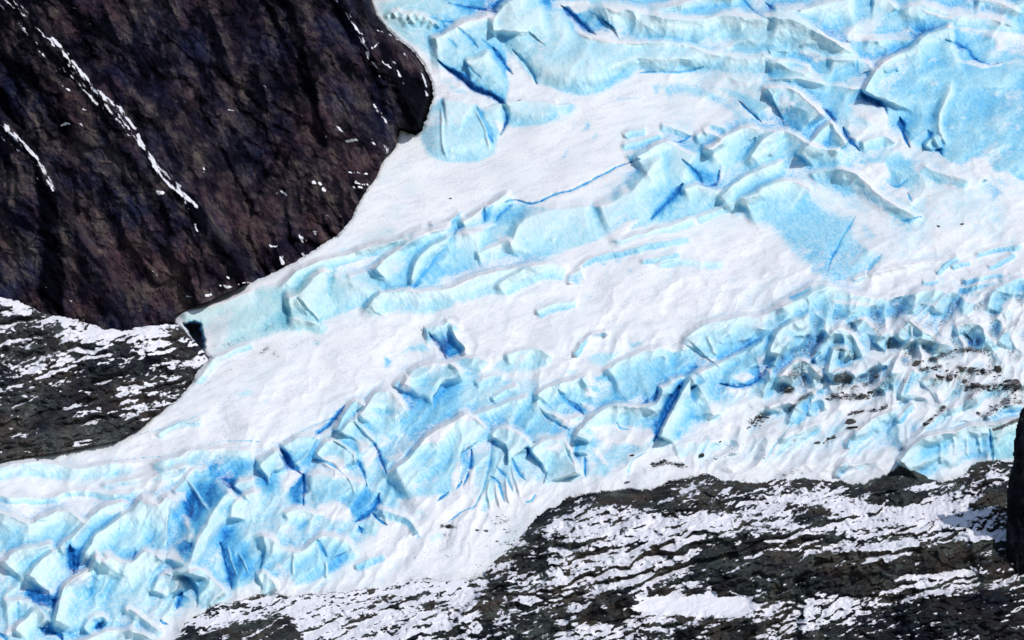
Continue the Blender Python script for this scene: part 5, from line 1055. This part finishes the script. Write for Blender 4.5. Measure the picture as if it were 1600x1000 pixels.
for u, v, rad, kind, lab in [
    (1328, 659, 8, 0, 'grey upright boulder resting on a darker one in open snow'),
    (1331, 668, 7.5, 1, 'dark boulder directly beneath the grey upright one on the snow'),
    (1278, 692, 6.5, 0, 'grey boulder alone on the snow below the pair of stacked boulders'),
    (1350, 619, 8, 0, 'grey boulder at the right end of the rubble line below the debris cone'),
    (1360, 613, 4.5, 1, 'small dark stone perched above the end of the rubble line below the debris cone'),
    (1432, 567, 8.5, 2, 'flat brownish boulder on snow below the pointed blue ice tent'),
    (1468, 588, 8, 1, 'dark angular boulder at the left end of the upper rubble bed'),
    (1484, 590, 8, 0, 'wide grey boulder next to the left end of the upper rubble bed'),
    (1502, 576, 7, 2, 'brown slab boulder in the middle of the upper rubble bed'),
    (1517, 576, 8.5, 0, 'rounded grey boulder in the middle of the upper rubble bed'),
    (1535, 581, 6, 1, 'black boulder between grey stones in the upper rubble bed'),
    (1558, 578, 10, 2, 'tall triangular brown boulder at the right end of the upper rubble bed'),
    (1524, 601, 12, 0, 'large grey wedge-shaped boulder in the lower rubble bed'),
    (1508, 596, 6, 2, 'tan stone beside the large grey wedge in the lower rubble bed'),
    (1586, 600, 14, 0, 'largest grey boulder at the right edge of the lower rubble bed'),
    (1574, 596, 8, 1, 'dark stone leaning on the largest grey boulder at the right edge'),
    (1475, 636, 5.5, 0, 'small grey boulder alone on the snow rib above the blue-green ice cliff'),
    (1456, 655, 5, 1, 'dark stone midway down the snow rib above the blue-green ice cliff'),
    (1448, 663, 5, 1, 'dark stone lowest on the snow rib above the blue-green ice cliff'),
    (1382, 637, 6, 0, 'flat grey stone at the right end of the thin rubble string'),
    (1338, 645, 5, 2, 'brown stone at the left end of the thin rubble string'),
    (1096, 711, 6, 1, 'black boulder on the snow left of the lower right rock slope'),
    (988, 711, 5, 1, 'black boulder above the curved crack near the rock slope'),
    (1125, 690, 3, 1, 'small upright black stone on open snow above the black boulder'),
    (835, 691, 2.6, 1, 'tiny black stone on a snowy hump in the centre of the icefall'),
    (979, 753, 5, 0, 'long grey stone just above the crest of the lower right rocks'),
    (746, 828, 3.6, 1, 'left of two dark stones side by side on the lower snow apron'),
    (758, 829, 4.2, 1, 'right of two dark stones side by side on the lower snow apron'),
    (700, 822, 6, 1, 'flat dark stone half buried in snow below the large domed serac'),
    (59, 719, 3, 1, 'tiny black stone on the snow edge beside the left hill'),
    (811, 157, 2.4, 1, 'tiny black stone on the snow above the flat-topped pale ice block'),
    (704, 310, 2.6, 1, 'lone black speck of rock on the wide upper snow slope'),
    (1466, 353, 3.6, 1, 'dark stone poking through snow in the right-hand snow trough'),
    (1503, 350, 3.6, 1, 'dark stone to the right of another in the right-hand snow trough'),
    (1369, 588, 7, 1, 'black rock on the snow right of the low debris cone'),
    (1231, 609, 8, 1, 'dark rock on the ice directly below the leftmost dirty ice cone'),
]:
    boulder(u, v, rad, lab, kind)
def scatter(n, line, w, lab, group, rmin=1.1, rmax=3.0, onrock=False):
    if rmax == 3.0: rmin, rmax, n = .9, 4.6, int(n * 1.5)
    for _ in range(n):
        t = random.random() * (len(line) - 1); i = int(t); f = t - i; p, q = line[i], line[min(i + 1, len(line) - 1)]
        boulder(p[0] + (q[0] - p[0]) * f + random.gauss(0, w), p[1] + (q[1] - p[1]) * f + random.gauss(0, w * .5), rmin + (rmax - rmin) * random.random() ** 2.2, lab, random.choice([0, 1, 1]), group, 'stone', 'stone', onrock)
scatter(22, [(1440, 575), (1470, 580), (1500, 580), (1540, 585), (1575, 590)], 7, 'small dark stone in the upper rubble bed on the right-hand ice', 'stones of the upper rubble bed')
scatter(26, [(1500, 600), (1540, 607), (1590, 606)], 7, 'small dark stone in the lower rubble bed at the right edge', 'stones of the lower rubble bed')
scatter(16, [(1455, 560), (1480, 551), (1515, 547), (1545, 552)], 4, 'small black stone on the crest of snow above the upper rubble bed', 'stones on the snow crest')
scatter(22, [(1535, 652), (1560, 640), (1580, 618), (1560, 615)], 8, 'small stone in the debris patch above the ice cliff', 'stones of the debris patch above the ice cliff')
scatter(16, [(1300, 622), (1325, 618), (1350, 618)], 5, 'small stone in the rubble line below the debris cone', 'stones of the rubble line')
scatter(14, [(1332, 645), (1360, 642), (1384, 636)], 3, 'small stone in the thin rubble string on the snow', 'stones of the thin rubble string')
scatter(9, [(1446, 664), (1458, 650), (1474, 636)], 3, 'small stone on the snow rib above the blue-green ice cliff', 'stones on the snow rib')
scatter(10, [(1290, 690), (1306, 682)], 3, 'small stone right of the lone grey boulder', 'stones beside the lone boulder')
scatter(14, [(1172, 668), (1190, 650)], 5, 'small stone in the dark patch left of the moraine', 'stones of the dark patch')
scatter(16, [(1020, 727), (1040, 722), (1066, 729)], 4, 'small stone in the curved string above the rock slope', 'stones of the curved string')
scatter(26, [(1080, 735), (1130, 715), (1170, 690), (1210, 740)], 14, 'tiny stone scattered on the snow above the rock slope', 'stones scattered above the rock slope', .8, 1.8)
scatter(30, [(770, 808), (790, 815), (800, 850), (780, 850)], 9, 'tiny stone scattered on the lower snow apron', 'stones scattered on the snow apron', .8, 2.2)
scatter(14, [(640, 855), (720, 870), (700, 900)], 22, 'tiny dark stone on the bare snow above the lower rocks', 'stones on bare snow', .7, 1.3)

# ================================================================== LIGHT, SKY, CAMERA
el, az = math.radians(44), math.radians(42)     # sun high, behind the viewer's right shoulder
d = (math.sin(az) * math.cos(el), -math.cos(az) * math.cos(el), math.sin(el))
import mathutils
sl = bpy.data.lights.new('sun', 'SUN'); sl.energy = 2.7; sl.angle = math.radians(.5); sl.color = (1., .965, .93)
so = bpy.data.objects.new('sun', sl); C.objects.link(so); so.rotation_euler = mathutils.Vector(d).to_track_quat('Z', 'Y').to_euler()
w = bpy.data.worlds.new('World'); bpy.context.scene.world = w; w.use_nodes = True; nt = w.node_tree
sky = nt.nodes.new('ShaderNodeTexSky'); sky.sky_type = 'NISHITA'; sky.sun_disc = False; sky.sun_elevation = el; sky.sun_rotation = math.atan2(d[0], d[1]); sky.altitude = 600
bg = nt.nodes['Background']; bg.inputs['Strength'].default_value = .12; nt.links.new(sky.outputs[0], bg.inputs[0])
cam = bpy.data.cameras.new('camera'); cam.lens = 150; cam.sensor_width = 36; cam.clip_start = 5; cam.clip_end = 20000
co = bpy.data.objects.new('camera', cam); C.objects.link(co); co.location = (0, -R, Z0); co.rotation_euler = (math.pi / 2, 0, 0)
sc = bpy.context.scene; sc.camera = co
sc.view_settings.view_transform = 'Standard'; sc.view_settings.look = 'None'; sc.view_settings.exposure = 0
